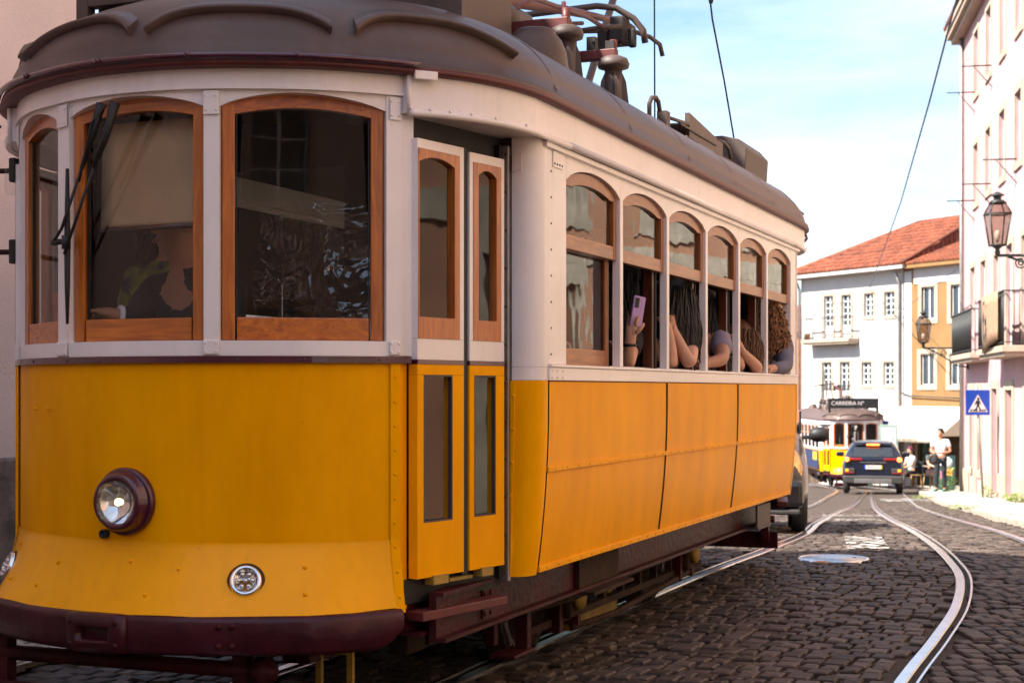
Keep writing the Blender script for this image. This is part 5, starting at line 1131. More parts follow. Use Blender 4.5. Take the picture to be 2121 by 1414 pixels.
# small ivy patch low on the left plinth
r = empty('ivy', (*pq(WALLP + .06, 6.2), .1)); tag(r, 'dark ivy patch on the rough plinth beside the tram front', 'plant'); mb = MB()
for i in range(260):
    q_ = random.gauss(0, .55); z = abs(random.gauss(0, .28)); c = Vector((q_*SN, q_*CN, z)); s = random.uniform(.03, .06); d = Vector((random.uniform(-1, 1)*SN + .3, random.uniform(-1, 1), random.uniform(-.6, .6))).normalized(); sd = d.cross(Vector((CN, -SN, .2))).normalized()*s*.5; o_ = Vector((CN, -SN, 0))*random.uniform(.0, .06)
    mb.add([c + o_ - d*s*.3, c + o_ + d*s*.4 + sd, c + o_ + d*s, c + o_ + d*s*.4 - sd], [(0,1,2,3)])
mb.build('foliage', mat('ivy_leaf', (.02, .04, .012), .55, var=.4, scale=9, island=.3), r)

# ================================================================ cars
RUB = mat('tyre_rubber', (.018, .017, .017), .75, var=.2, scale=20, bump=.2)
CGL = mat('car_glass', (.02, .025, .03), .05, var=.1, spec=.8)
CPL = mat('black_car_plastic', (.035, .033, .033), .55, var=.15)
def car(name, x, y, rz, paint, label, st, gl, W, wheel_r, wy, dz=0):
    """st: stations along y (front negative): (y, z_low, z_belt, z_top, half-width low, belt, top)"""
    r = world_empty(name, x, y, label, 'car', rz, dz)
    rows = []
    for yy, zl, zb, zt, wl, wb, wt in st:
        rows.append([(-wl*.8, yy, zl), (-wl, yy, zl + .06), (-wl*1.02, yy, zl + (zb-zl)*.45), (-wb, yy, zb), (-wt - (wb-wt)*.12, yy, zt - (zt-zb)*.16), (-wt*.82, yy, zt), (0, yy, zt + .015), (wt*.82, yy, zt), (wt + (wb-wt)*.12, yy, zt - (zt-zb)*.16), (wb, yy, zb), (wl*1.02, yy, zl + (zb-zl)*.45), (wl, yy, zl + .06), (wl*.8, yy, zl)])
    mb = MB(); mb.grid(rows); mb.add(rows[0], [tuple(range(13))]); mb.add(rows[-1], [tuple(range(13))]); b = mb.build('body', paint, r)
    s = b.modifiers.new('smooth', 'SUBSURF'); s.levels = s.render_levels = 2
    for yy in wy:
        for sx in (-1, 1):
            w = MB().lathe([(wheel_r*.62, -.1), (wheel_r*.95, -.1), (wheel_r, -.07), (wheel_r, .07), (wheel_r*.95, .1), (wheel_r*.62, .1)], 30, at((sx*(W - .12), yy, wheel_r), (1, 0, 0)), cap=False).build('wheel', RUB, r)
            mb = MB().lathe([(wheel_r*.63, -.06), (wheel_r*.5, .085), (wheel_r*.12, .09), (.01, .095)], 20, at((sx*(W - .12), yy, wheel_r), (sx, 0, 0)), cap=False); mb.build('rim', ALU, w)
            MB().lathe([(wheel_r*1.13, -.11), (wheel_r*1.16, .03), (wheel_r*1.02, .04)], 30, at((sx*(W - .075), yy, wheel_r), (sx, 0, 0)), cap=False).build('wheel_arch', CPL, r)
    return r, b
# dark blue SUV seen from behind (rear toward the camera)
NAVY = mat('navy_car_paint', (.003, .006, .018), .25, var=.1, coat=.5)
suv, body = car('suv', 10.75, 46.0, R(-13), NAVY, 'dark blue suv with brake lights on, driving away behind the far tram', [
    (-.02, .36, .98, 1.02, .80, .80, .72), (.06, .30, 1.0, 1.10, .87, .87, .74), (.30, .28, 1.0, 1.46, .90, .90, .64), (.75, .27, .99, 1.55, .90, .90, .64), (1.7, .27, .97, 1.56, .90, .90, .65), (2.5, .27, .96, 1.46, .90, .90, .62), (3.05, .28, .95, 1.02, .90, .88, .72), (3.9, .3, .86, .90, .87, .83, .68), (4.15, .36, .70, .74, .76, .72, .58)], None, .9, .335, (.82, 3.4))
MB().add([(-.60, .035, 1.09), (.60, .035, 1.09), (.53, .235, 1.44), (-.53, .235, 1.44)], [(0,1,2,3)]).build('rear_window', CGL, suv, .0, .02)
B('spoiler', NAVY, suv, ((-.55, .12, 1.475), (.55, .42, 1.515)), bevel=.015)
BRK = mat('lit_brake_light', (1, .16, .03), .3, emit=2.6, var=.05); TLR = mat('tail_light_red', (.25, .008, .008), .2, var=.1, coat=.5); AMB = mat('amber_lens', (.85, .25, .01), .25, emit=.7, var=.05)
B('high_brake_light', BRK, suv, ((-.19, .10, 1.435), (.19, .13, 1.475)), bevel=.005)
for s in (-1, 1):
    t = B('tail_light', TLR, suv, ((s*.58 - .27, -.055, .985), (s*.58 + .27, .1, 1.06)), bevel=.02); MB().lathe([(.07, 0), (.05, .03), (.01, .035)], 16, at((s*.76, -.055, 1.02), (0, -1, 0))).build('brake_bulb', BRK, t)
    f = B('fog_cluster', CPL, suv, ((s*.70 - .17, -.08, .60), (s*.70 + .17, .1, .76)), bevel=.025); B('indicator', AMB, f, ((s*.76 - .045, -.095, .66), (s*.76 + .045, -.07, .73)), bevel=.01); B('reflector', TLR, f, ((s*.70 - .15, -.093, .605), (s*.70 + .15, -.07, .635)), bevel=.006)
    m_ = B('door_mirror', NAVY, suv, ((s*1.0 - .12, 2.35, 1.0), (s*1.0 + .12, 2.52, 1.15)), bevel=.04)
    B('roof_rail', ALU, suv, ((s*.60 - .02, .6, 1.56), (s*.60 + .02, 2.3, 1.60)), bevel=.01)
B('bumper_cladding', CPL, suv, ((-.87, -.09, .30), (.87, .12, .54)), bevel=.04); B('skid_plate', mat('grey_skid', (.12, .11, .11), .5), suv, ((-.55, -.105, .31), (.55, -.07, .45)), bevel=.02)
B('chrome_strip', CHR, suv, ((-.38, -.05, .925), (.38, -.02, .945))); T('wiper', BLK, suv, [(-.02, .03, 1.1), (.36, .06, 1.13)], .014)
pl = B('number_plate', SWH, suv, ((-.26, -.065, .74), (.26, -.045, .85))); B('plate_band', BLUE, pl, ((-.262, -.068, .74), (-.215, -.05, .85))); B('plate_band', mat('plate_yellow', (.7, .45, .05), .5), pl, ((.215, -.068, .74), (.262, -.05, .85)))
text('plate_lettering', '78-VP-92', .095, BLK, pl, Matrix.Translation((0, -.067, .795)) @ Matrix.Rotation(R(90), 4, 'X'), .001)
# dark hatchback following the near tram, facing the camera
DKP = mat('dark_bronze_car_paint', (.008, .006, .006), .3, var=.1, coat=.3)
hb, body = car('hatchback', 2.25, 16.2, R(-9), DKP, 'dark car queuing close behind the near tram, mostly hidden by it', [
    (-.02, .34, .62, .66, .66, .62, .5), (.10, .24, .70, .76, .80, .76, .62), (.45, .22, .82, .88, .86, .82, .68), (1.05, .22, .92, .96, .87, .85, .70), (1.75, .22, .95, 1.38, .87, .86, .60), (2.2, .22, .96, 1.46, .87, .86, .60), (3.2, .22, .97, 1.44, .87, .86, .58), (3.8, .24, .98, 1.2, .85, .83, .6), (4.0, .32, .8, .86, .75, .72, .55)], None, .87, .31, (.75, 3.25), 0)
MB().add([(-.62, 1.12, 1.0), (.62, 1.12, 1.0), (.54, 1.74, 1.37), (-.54, 1.74, 1.37)], [(0,1,2,3)]).build('windscreen', CGL, hb, 0, .02)
HLG = mat('headlight_amber_chrome', (.75, .42, .16), .12, .6, var=.3, scale=9, coat=.8)
for s in (-1, 1):
    MB().lathe([(.17, -.05), (.165, .02), (.12, .05), (.02, .06)], 20, at((s*.63, .16, .70), (s*.45, -1, .35)) @ Matrix.Scale(1.35, 4, (0, 1, 0))).build('headlight', HLG, hb)
    B('side_window', CGL, hb, ((s*.80 - .012, 1.5, 1.0), (s*.80 + .012, 3.2, 1.26)), bevel=.01)
    mr = MB().lathe([(.0, -.11), (.055, -.10), (.085, -.03), (.085, .05), (.06, .1), (.0, .11)], 14, at((s*1.0, 1.28, 1.0), (1, 0, 0))).build('door_mirror', BLK, hb); B('mirror_stalk', BLK, mr, ((s*.87 - .06, 1.26, .95), (s*.87 + .06, 1.33, .99)), bevel=.01)
B('front_bumper', DKP, hb, ((-.80, -.06, .27), (.80, .2, .56)), bevel=.06); B('lower_grille', CPL, hb, ((-.6, -.075, .30), (.6, -.03, .42)), bevel=.015); B('grille', CPL, hb, ((-.35, -.04, .58), (.35, .04, .68)), bevel=.02)
B('splitter', CPL, hb, ((-.76, -.05, .2), (.76, .3, .26)), bevel=.02)

# ================================================================ the far tram: same kind, with a destination board and blue panels
far = copy_tree(tram, None, skip=('rivet_line', 'sun_blind', 'plastic_screen', 'side_mirror', 'mirror_arm', 'resistor_box', 'destination_box', 'notice_card', 'timetable_leaflet', 'frame_strut', 'glass_insulator', 'sett'))
far.location = (12.62, 57.5, gzs(57) + .0); far.rotation_euler = (0, 0, R(-1)); far.scale = (1.0, 1.0, 1.0)
tag(far, 'second yellow and cream tram with a black route board, far down the street', 'tram')
db = B('route_board', BLK, far, ((-.92, -.45, 2.95), (.92, -.38, 3.32)), ((-.92, -.45, 2.62), (-.84, -.38, 2.95)), ((.84, -.45, 2.62), (.92, -.38, 2.95)), bevel=.006)
text('lettering', 'CARREIRA Nº', .2, SWH, db, Matrix.Translation((-.22, -.455, 3.13)) @ Matrix.Rotation(R(90), 4, 'X'))
ADB = mat('dark_blue_panel', (.012, .025, .09), .35, var=.15); ADY = mat('advert_yellow', (.75, .5, .02), .4)
p, n = fp(.42, FB - .012, 1.0); MB().box((-.33, -.22, 0), (.33, .22, .012), at(p, n, (0, 0, 1))).build('advert_panel', ADB, far)
ad = B('advert_panel', ADB, far, ((-1.185, .2, .68), (-1.172, 5.0, 1.36))); B('advert_print', ADY, ad, ((-1.19, .5, 1.0), (-1.186, 1.3, 1.3)))
# ================================================================ people
def skin_mesh(name, pts, edges, m, parent, sub=1, root=0):
    me = bpy.data.meshes.new(name); me.from_pydata([p[:3] for p in pts], edges, []); o = bpy.data.objects.new(name, me); COL.objects.link(o); o.parent = parent
    md = o.modifiers.new('Skin', 'SKIN'); md.use_smooth_shade = True
    for i, p in enumerate(pts):
        sv = me.skin_vertices[0].data[i]; sv.radius = (p[3], p[4] if len(p) > 4 else p[3]); sv.use_root = (i == root)
    sb = o.modifiers.new('smooth', 'SUBSURF'); sb.levels = sb.render_levels = sub; me.materials.append(m); return o
def chain(*ps): return [tuple(p) for p in ps]
class Fig:
    """figure facing -y; joints given in metres"""
    def __init__(s, name, loc, rz, label, skin, J, group=None, dz=0):
        s.r = empty(name, loc, rz); tag(s.r, label, 'person', group); s.J = J; s.skin = skin
        P = lambda k: J[k]
        pts = []; idx = {}; edges = []
        rad = dict(pel=(.125, .10), spine=(.115, .09), chest=(.14, .10), neck0=(.07, .065), neck=(.052, .05), jaw=(.066, .08), cran=(.078, .098), top=(.05, .06), shL=(.062,), shR=(.062,), elL=(.043,), elR=(.043,), wrL=(.028,), wrR=(.028,), palL=(.036, .022), palR=(.036, .022), hipL=(.088,), hipR=(.088,), knL=(.06,), knR=(.06,), anL=(.038,), anR=(.038,), toL=(.035,), toR=(.035,))
        for k in J:
            if k in rad: idx[k] = len(pts); pts.append((*J[k], *rad[k]))
        for a, b in (('pel', 'spine'), ('spine', 'chest'), ('chest', 'neck0'), ('neck0', 'neck'), ('neck', 'jaw'), ('jaw', 'cran'), ('cran', 'top'), ('chest', 'shL'), ('shL', 'elL'), ('elL', 'wrL'), ('wrL', 'palL'), ('chest', 'shR'), ('shR', 'elR'), ('elR', 'wrR'), ('wrR', 'palR'), ('pel', 'hipL'), ('hipL', 'knL'), ('knL', 'anL'), ('anL', 'toL'), ('pel', 'hipR'), ('hipR', 'knR'), ('knR', 'anR'), ('anR', 'toR')):
            if a in idx and b in idx: edges.append((idx[a], idx[b]))
        s.body = skin_mesh('body', pts, edges, skin, s.r, 2, idx['pel'])
        s.hands = {}
        for side in 'LR':
            if 'pal' + side in J: s.hand(side)
        s.face()
    def V(s, k): return Vector(s.J[k])
    def hand(s, side, curl=.6):
        w = s.V('wr' + side); p = s.V('pal' + side); d = (p - w).normalized(); up = Vector((0, 0, 1)); a = d.cross(up); a = a.normalized() if a.length > .1 else Vector((1, 0, 0)); nrm = a.cross(d).normalized()
        pts = [(*w, .026, .02), (*(w + d*.045), .038, .02), (*(w + d*.085), .04, .018)]; E = [(0, 1), (1, 2)]
        o = skin_mesh('hand', pts, E, s.skin, s.r, 1); kp = w + d*.085
        for i, (off, ln) in enumerate(((-.03, .062), (-.01, .072), (.01, .068), (.03, .052))):
            b = kp + a*off; q1 = b + d*ln*.45 - nrm*ln*.15*curl; q2 = q1 + d*ln*.25*(1-curl*.5) - nrm*ln*.35*curl; q3 = q2 - d*ln*.1*curl - nrm*ln*.25*curl + d*ln*.2*(1-curl)
            skin_mesh('finger', [(*(b - d*.02), .0095), (*b, .0095), (*q1, .009), (*q2, .008), (*q3, .007)], [(0,1),(1,2),(2,3),(3,4)], s.skin, o, 1)
        sd = 1 if side == 'L' else -1; b = w + d*.03 + a*.03*sd; skin_mesh('finger', [(*b, .013), (*(b + a*.025*sd + d*.03 - nrm*.01), .011), (*(b + a*.022*sd + d*.06 - nrm*.03), .008)], [(0,1),(1,2)], s.skin, o, 1)
        s.hands[side] = o
    def face(s):
        c = s.V('cran'); j = s.V('jaw'); t = s.V('top'); up = (t - j).normalized(); f = Vector(s.J.get('look', (0, -1, 0))).normalized(); f = (f - up*f.dot(up)).normalized(); a = f.cross(up).normalized(); ey = c - up*.012 + f*.082
        s.head = (c, up, f, a)
        MB().add([ey + up*.01, ey - up*.045 + f*.028, ey - up*.052 - a*.018 + f*.004, ey - up*.052 + a*.018 + f*.004], [(0,1,2), (0,3,1), (1,3,2)]).build('nose', s.skin, s.r)
        for sx in (-1, 1):
            MB().lathe([(.001, .012), (.008, .009), (.011, 0)], 8, at(ey + a*.032*sx - f*.006, f)).build('eye', mat('eye_dark', (.03, .02, .018), .3), s.r)
            MB().lathe([(.012, -.004), (.028, .0), (.03, .008), (.018, .01)], 10, at(c - up*.02 + a*.078*sx - f*.005, a*sx) @ Matrix.Scale(1.35, 4, (0, 1, 0))).build('ear', s.skin, s.r)
        MB().cbox((0, 0, 0), (.045, .012, .006), at(ey - up*.078 + f*.004, f, up)).build('mouth', mat('lips', (.30, .10, .08), .5), s.r)
    def hair(s, m, length=0.0, vol=1.0, curly=False, back=.03):
        c, up, f, a = s.head; mb = MB(); rows = []; n = 22
        for i in range(9):
            ph = math.pi*.5*(1 - i/8*1.25) ; r = []
            for k in range(n):
                th = 2*math.pi*k/n; fr = math.cos(th)     # + front
                if ph < .25 and fr > .35: phh = max(ph, .28 + .15*(fr - .35))
                else: phh = ph
                rr = .098*vol*(1 + .03*math.sin(7*th + i)); v = c + up*(math.sin(phh)*.115*vol + .005) + (f*math.cos(th)*.108*vol + a*math.sin(th)*.092*vol)*max(.02, math.cos(phh)) - f*.006
                r.append(v)
            rows.append(r)
        mb.grid(rows, close=True); h = mb.build('hair', m, s.r)
        if length:
            lk = MB()
            for k in range(170 if curly else 330):
                th = random.uniform(.36, 1.64)*math.pi; base = c + (f*math.cos(th)*.1 + a*math.sin(th)*.088)*vol + up*random.uniform(-.03, .07); pts = []; ln = length*random.uniform(.75, 1.05); ph = random.uniform(0, 6)
                for q in range(9):
                    u = q/8; w_ = (.022 if curly else random.uniform(.004, .013)); out = (f*math.cos(th) + a*math.sin(th))*(.03*vol*math.sin(u*2.2) + back*u*.5)
                    pts.append(base + out - up*ln*u + Vector((w_*math.sin(u*(22 if curly else 5) + ph), w_*math.cos(u*(22 if curly else 4) + ph), 0)))
                lk.tube(pts, [.0045, .005, .005, .005, .0048, .0045, .004, .003, .002] if not curly else [.007]*9, 4)
            lk.build('hair_locks', m, h)
        return h
    def wear(s, name, m, keys, edges, grow=.014, over=None):
        rad = dict(pel=(.138, .112), spine=(.13, .105), chest=(.152, .115), neck0=(.085, .08), shL=(.078,), shR=(.078,), elL=(.056,), elR=(.056,), wrL=(.04,), wrR=(.04,), hipL=(.1,), hipR=(.1,), knL=(.073,), knR=(.073,), anL=(.056,), anR=(.056,))
        rad.update(over or {}); pts = []; idx = {}
        for k in keys:
            if isinstance(k, tuple):                          # (name, from, to, t, radius)
                nm, a, b, t, r_ = k; v = s.V(a).lerp(s.V(b), t); idx[nm] = len(pts); pts.append((*v, r_))
            else: idx[k] = len(pts); pts.append((*s.J[k], *rad[k]))
        return skin_mesh(name, pts, [(idx[a], idx[b]) for a, b in edges], m, s.r, 2)
    def shirt(s, m, sleeves='short', name='shirt', sides='LR'):
        keys = ['pel', 'spine', 'chest', 'neck0']; E = [('pel', 'spine'), ('spine', 'chest'), ('chest', 'neck0')]
        for sd in sides:
            if sleeves == 'none': continue
            keys.append('sh' + sd); E.append(('chest', 'sh' + sd))
            if sleeves == 'short': keys.append(('sl' + sd, 'sh' + sd, 'el' + sd, .62, .066)); E.append(('sh' + sd, 'sl' + sd))
            else: keys += ['el' + sd, ('cf' + sd, 'el' + sd, 'wr' + sd, .88, .043)]; E += [('sh' + sd, 'el' + sd), ('el' + sd, 'cf' + sd)]
        return s.wear(name, m, keys, E)
    def trousers(s, m, short=False):
        keys = ['pel']; E = []
        for sd in 'LR':
            keys += ['hip' + sd]; E += [('pel', 'hip' + sd)]
            if short: keys.append(('th' + sd, 'hip' + sd, 'kn' + sd, .75, .085)); E.append(('hip' + sd, 'th' + sd))
            else: keys += ['kn' + sd, ('hem' + sd, 'kn' + sd, 'an' + sd, .93, .06)]; E += [('hip' + sd, 'kn' + sd), ('kn' + sd, 'hem' + sd)]
        return s.wear('trousers', m, keys, E)
    def shoes(s, m):
        for sd in 'LR':
            a = s.V('an' + sd); t = s.V('to' + sd); d = (t - a); d.z = 0; d.normalize(); g = min(a.z, t.z) - .02
            skin_mesh('shoe', [(*(a - d*.05 + Vector((0, 0, -.02))), .042), (*(a + d*.05 + Vector((0, 0, -.025))), .046), (*(t + d*.02 + Vector((0, 0, .0))), .04, .034)], [(0,1),(1,2)], m, s.r, 2)
TEAL = mat('teal_shoe', (.0, .16, .12), .6); JEAN = mat('dark_jeans', (.012, .018, .024), .8, var=.25, scale=9, bump=.1); TEE = mat('white_tshirt', (.75, .72, .76), .8, var=.04, bump=.1, bscale=20)
DHAIR = mat('dark_brown_hair', (.018, .011, .008), .5, var=.4, scale=30); CURL = mat('auburn_curls', (.22, .085, .025), .45, var=.5, scale=25); BHAIR = mat('brown_hair', (.14, .06, .025), .5, var=.4, scale=25)
LAV = mat('lavender_jersey', (.24, .20, .27), .85, var=.08, bump=.1, bscale=30); GREY = mat('grey_violet_sweat', (.17, .16, .21), .9, var=.08, bump=.15, bscale=30); BLKC = mat('black_cloth', (.012, .011, .013), .85, var=.2)
# ---- the man in the white t-shirt on the pavement
mg = gzs(43) + .1
man = Fig('person', (11.93, 43.0, mg), R(-25), 'man in white t-shirt, dark jeans and teal shoes standing on the pavement', SKIN2, dict(
    pel=(0, 0, .95), spine=(0, -.01, 1.12), chest=(0, .0, 1.34), neck0=(0, .01, 1.47), neck=(0, .0, 1.53), jaw=(-.01, -.03, 1.59), cran=(-.01, -.02, 1.68), top=(-.01, -.01, 1.755), look=(-.9, -.5, -.05),
    shL=(-.19, 0, 1.42), elL=(-.25, -.06, 1.15), wrL=(-.14, -.26, 1.10), palL=(-.08, -.32, 1.11), shR=(.19, 0, 1.42), elR=(.27, -.02, 1.14), wrR=(.08, -.22, 1.10), palR=(.0, -.29, 1.11),
    hipL=(-.09, 0, .90), knL=(-.11, -.03, .50), anL=(-.12, .02, .09), toL=(-.15, -.11, .045), hipR=(.09, 0, .90), knR=(.10, -.02, .50), anR=(.10, .03, .09), toR=(.09, -.11, .045)))
man.shirt(TEE); man.trousers(JEAN); man.shoes(TEAL); man.hair(DHAIR, 0, 1.0)
bag = empty('backpack', (11.66, 42.66, mg + .78)); tag(bag, 'black backpack held by the man in the white t-shirt', 'bag')
skin_mesh('bag_body', [(0, 0, 0, .12, .09), (.02, 0, .13, .14, .1), (.03, 0, .25, .1, .08), (.05, 0, .32, .04, .04)], [(0,1),(1,2),(2,3)], BLKC, bag, 2); T('bag_strap', BLKC, bag, [(.02, -.02, .32), (.08, -.05, .38), (.12, -.02, .30)], .012)
# ---- two people seated at the cafe
def seated(loc, rz, label, skin, group=None, lean=0):
    return Fig('person', loc, rz, label, skin, dict(pel=(0, 0, .50), spine=(0, -.01 - lean, .70), chest=(0, -.02 - lean, .93), neck0=(0, -.03 - lean, 1.05), neck=(0, -.035 - lean, 1.10), jaw=(0, -.07 - lean, 1.15), cran=(0, -.06 - lean, 1.24), top=(0, -.05 - lean, 1.31),
        shL=(-.18, -.02 - lean, 1.0), elL=(-.22, -.12 - lean, .76), wrL=(-.12, -.34 - lean, .68), palL=(-.10, -.42 - lean, .67), shR=(.18, -.02 - lean, 1.0), elR=(.22, -.12 - lean, .76), wrR=(.12, -.34 - lean, .68), palR=(.10, -.42 - lean, .67),
        hipL=(-.10, -.03, .48), knL=(-.12, -.42, .50), anL=(-.12, -.44, .10), toL=(-.12, -.57, .05), hipR=(.10, -.03, .48), knR=(.12, -.42, .50), anR=(.14, -.40, .10), toR=(.15, -.53, .05)), group)
def chair(x, y, rz, label):
    c = world_empty('cafe_chair', x, y, label, 'chair', rz, .1, 'cafe chairs'); CW = mat('pale_chair_wood', (.45, .28, .12), .6, var=.2)
    B('seat', CW, c, ((-.21, -.2, .42), (.21, .2, .455)), bevel=.01); B('backrest', BLKC, c, ((-.21, .18, .5), (.21, .23, .88)), bevel=.02)
    for sx in (-1, 1):
        for sy in (-1, 1): T('leg', CW, c, [(sx*.21, sy*.21, 0), (sx*.17, sy*.16, .42)], .018)
sy_ = 50.0; gx = gzs(sy_) + .1
chair(12.98, sy_, R(-75), 'wooden cafe chair under the person in the maroon cap'); chair(13.75, sy_ + .6, R(20), 'wooden cafe chair behind the man in white, under the person in grey')
p1 = seated((12.93, sy_, gx), R(-75), 'seated person in maroon cap, dark shorts and pale top at the cafe', SKIN); p1.shirt(mat('pale_top', (.5, .48, .47), .85)); p1.trousers(BLKC, True); p1.shoes(TEE); p1.hair(mat('maroon_cap', (.12, .01, .04), .8), 0, 1.04)
p2 = seated((13.75, sy_ + .6, gx), R(20), 'seated person in dark grey top partly hidden by the man in white', SKIN); p2.shirt(mat('dark_grey_top', (.06, .065, .065), .85)); p2.trousers(mat('pink_shorts', (.6, .4, .4), .8), True); p2.shoes(TEE); p2.hair(DHAIR, .1, 1.0)
tb = world_empty('cafe_table', 13.35, sy_ + .3, 'small round cafe table between the two seated people', 'table', 0, .1); MB().lathe([(.30, .70), (.31, .715), (.30, .73), (.01, .73)], 24).build('table_top', STONE, tb); T('pedestal', IRB, tb, [(0, 0, .02), (0, 0, .7)], .03); MB().lathe([(.2, 0), (.19, .02), (.03, .04)], 16).build('base', IRB, tb)
# ---- menu board leaning by the pink corner, and glass menu cabinet
ab = world_empty('menu_board', 13.25, 47.2, 'dark menu board with a round white sign and ice cream pictures by the cafe', 'sign board', R(-15), .1)
for s in (-1, 1): MB().box((-.28, -.012, 0), (.28, .012, 1.05), Matrix.Translation((0, s*.16, 0)) @ Matrix.Rotation(R(s*8.5), 4, 'X')).build('board', mat('teal_black_board', (.01, .04, .045), .5), ab, .006)
Mx = Matrix.Translation((0, -.16, 0)) @ Matrix.Rotation(R(-8.5), 4, 'X'); MB().lathe([(.19, 0), (.19, .004), (.01, .004)], 24, Mx @ at((.02, -.014, .82), (0, -1, 0))).build('round_sign', FRW, ab)
MB().box((-.02, -.018, .45), (.2, -.0135, .64), Mx).build('print', mat('orange_print', (.6, .25, .03), .6), ab); MB().box((-.16, -.018, .35), (-.025, -.0135, .58), Mx).build('print', mat('pink_print', (.5, .12, .25), .6), ab); MB().box((-.30, -.02, 0), (-.27, .02, 1.08), Mx).build('board_edge', FRW, ab)
cb = world_empty('menu_cabinet', 12.55, 51.5, 'pale green glass menu cabinet with a red diamond beside the suv', 'cabinet', R(-12), .1)
B('cabinet_frame', mat('pale_green_metal', (.25, .34, .30), .5), cb, ((-.3, -.05, .9), (.3, .05, 2.1)), bevel=.01); B('poster', mat('poster_white', (.62, .66, .64), .5, var=.1), cb, ((-.24, -.056, .96), (.24, -.052, 2.0))); MB().add([(-.1, -.06, 1.25), (0, -.06, 1.1), (.1, -.06, 1.25), (0, -.06, 1.42)], [(0,1,2,3)]).build('red_diamond', mat('diamond_red', (.5, .05, .04), .5), cb); B('cabinet_leg', DKW, cb, ((-.3, -.03, 0), (-.25, .03, .9)), ((.25, -.03, 0), (.3, .03, .9)))
bs = world_empty('hanging_shop_sign', 13.78, 57, 'small dark blue hanging sign between the far tram and the awning', 'sign', 0, 0); B('sign_panel', ADB, bs, ((-.1, -.03, 1.75), (.1, .03, 2.5)), bevel=.02); T('sign_post', ZINC, bs, [(.12, 0, 0), (.12, 0, 2.6)], .03)

# ---- passengers (tram coordinates: v right, u to the rear); a seated eye height about 1.85 above the rail
def tw(v, u, z=0): x, y = pq(PC + v, Q0 + u); return (x, y, z)
FL = .64
def rider(v, u, face, label, skin, J, group='passengers at the tram windows'):
    """J in tram axes relative to (v,u), x = toward the street side, y = toward the tram's rear"""
    base = dict(pel=(0, .0, 1.13), spine=(0, 0, 1.32), chest=(0, 0, 1.55), neck0=(.0, 0, 1.66), neck=(.0, 0, 1.71)); base.update(J)
    return Fig('person', tw(v, u), -TH, label, skin, base, group)
def head(x, y, z, look): return dict(jaw=(x, y, z - .09), cran=(x, y, z), top=(x, y, z + .075), look=look)
# window 2: someone holding up a lilac phone
f1 = rider(0.76, 1.98, 0, 'passenger in black with a dotted black cap raising a lilac phone', SKIN, dict(**head(0.140, 0.000, 1.9, (.55, .83, -.08)), spine=(0.020, 0.000, 1.34), chest=(0.080, -0.010, 1.6), neck0=(0.110, 0.000, 1.72), neck=(0.120, 0.000, 1.77), shL=(0.220, -0.140, 1.64), elL=(0.260, -0.360, 1.47), wrL=(0.300, -0.420, 1.6), palL=(0.305, -0.410, 1.68), shR=(0.020, 0.180, 1.64), elR=(0.090, 0.220, 1.4), wrR=(0.190, 0.070, 1.42), palR=(0.240, 0.000, 1.44)))
f1.shirt(BLKC, 'short'); f1.hair(DHAIR, .30, 1.1)
c, up, f, a = f1.head; MB().lathe([(.115, .02), (.112, .07), (.09, .115), (.03, .135), (.001, .137)], 20, at(c, up)).build('cap', BLKC, f1.r); MB().box((-.07, .06, .015), (.07, .19, .03), at(c, up, f)).build('cap_peak', BLKC, f1.r, .01)
T('bracelet', BLK, f1.r, [Vector((.29, -.405, 1.575)) + Vector((.032*math.cos(t), .032*math.sin(t), 0)) for t in np.linspace(0, 6.28, 14)], .008)
LIL = mat('lilac_phone_case', (.42, .27, .55), .4, var=.03); ph = empty('phone', tw(1.085, 1.585, 1.715), -TH); ph.rotation_euler = (R(4), R(8), -TH + R(58)); tag(ph, 'lilac smartphone held up at the second side window', 'phone')
B('case', LIL, ph, ((-.038, -.006, -.05), (.038, .006, .105)), bevel=.006); B('camera_bump', BLK, ph, ((-.03, -.009, .045), (-.004, -.0055, .095)), bevel=.003); B('screen', BLK, ph, ((-.034, .0062, -.045), (.034, .0072, .10)))
# window 3: bare-armed woman, hand at her face, elbow on the sill
f2 = rider(0.8, 2.66, 0, 'dark-haired passenger with bare arms, elbow on the sill of the third window', SKIN, dict(**head(0.190, -0.040, 1.865, (.55, .83, -.08)), spine=(0.030, 0.000, 1.34), chest=(0.120, 0.000, 1.58), neck0=(0.170, 0.000, 1.69), neck=(0.180, -0.010, 1.74), shL=(0.060, -0.180, 1.63), elL=(0.260, -0.330, 1.48), wrL=(0.230, -0.300, 1.66), palL=(0.200, -0.260, 1.73), shR=(0.250, 0.080, 1.67), elR=(0.330, -0.240, 1.49), wrR=(0.230, -0.240, 1.69), palR=(0.200, -0.200, 1.76)))
f2.shirt(mat('black_print_top', (.02, .018, .025), .8, var=.6, scale=40), 'none'); f2.hair(DHAIR, .36, 1.2)
# window 4: lavender t-shirt
f3 = rider(0.8, 3.45, 0, 'passenger in a lavender t-shirt with long dark hair at the fourth window', SKIN2, dict(**head(0.140, 0.050, 1.84, (.55, .83, -.08)), spine=(0.040, 0.010, 1.34), chest=(0.120, 0.000, 1.58), neck0=(0.140, 0.010, 1.69), neck=(0.140, 0.020, 1.735), shL=(0.040, -0.180, 1.62), elL=(0.250, -0.350, 1.5), wrL=(0.200, -0.470, 1.66), palL=(0.180, -0.510, 1.72), shR=(0.260, -0.030, 1.655), elR=(0.330, -0.290, 1.53), wrR=(0.260, -0.490, 1.5), palR=(0.220, -0.550, 1.51)))
f3.shirt(LAV, 'short'); f3.hair(DHAIR, .38, 1.16)
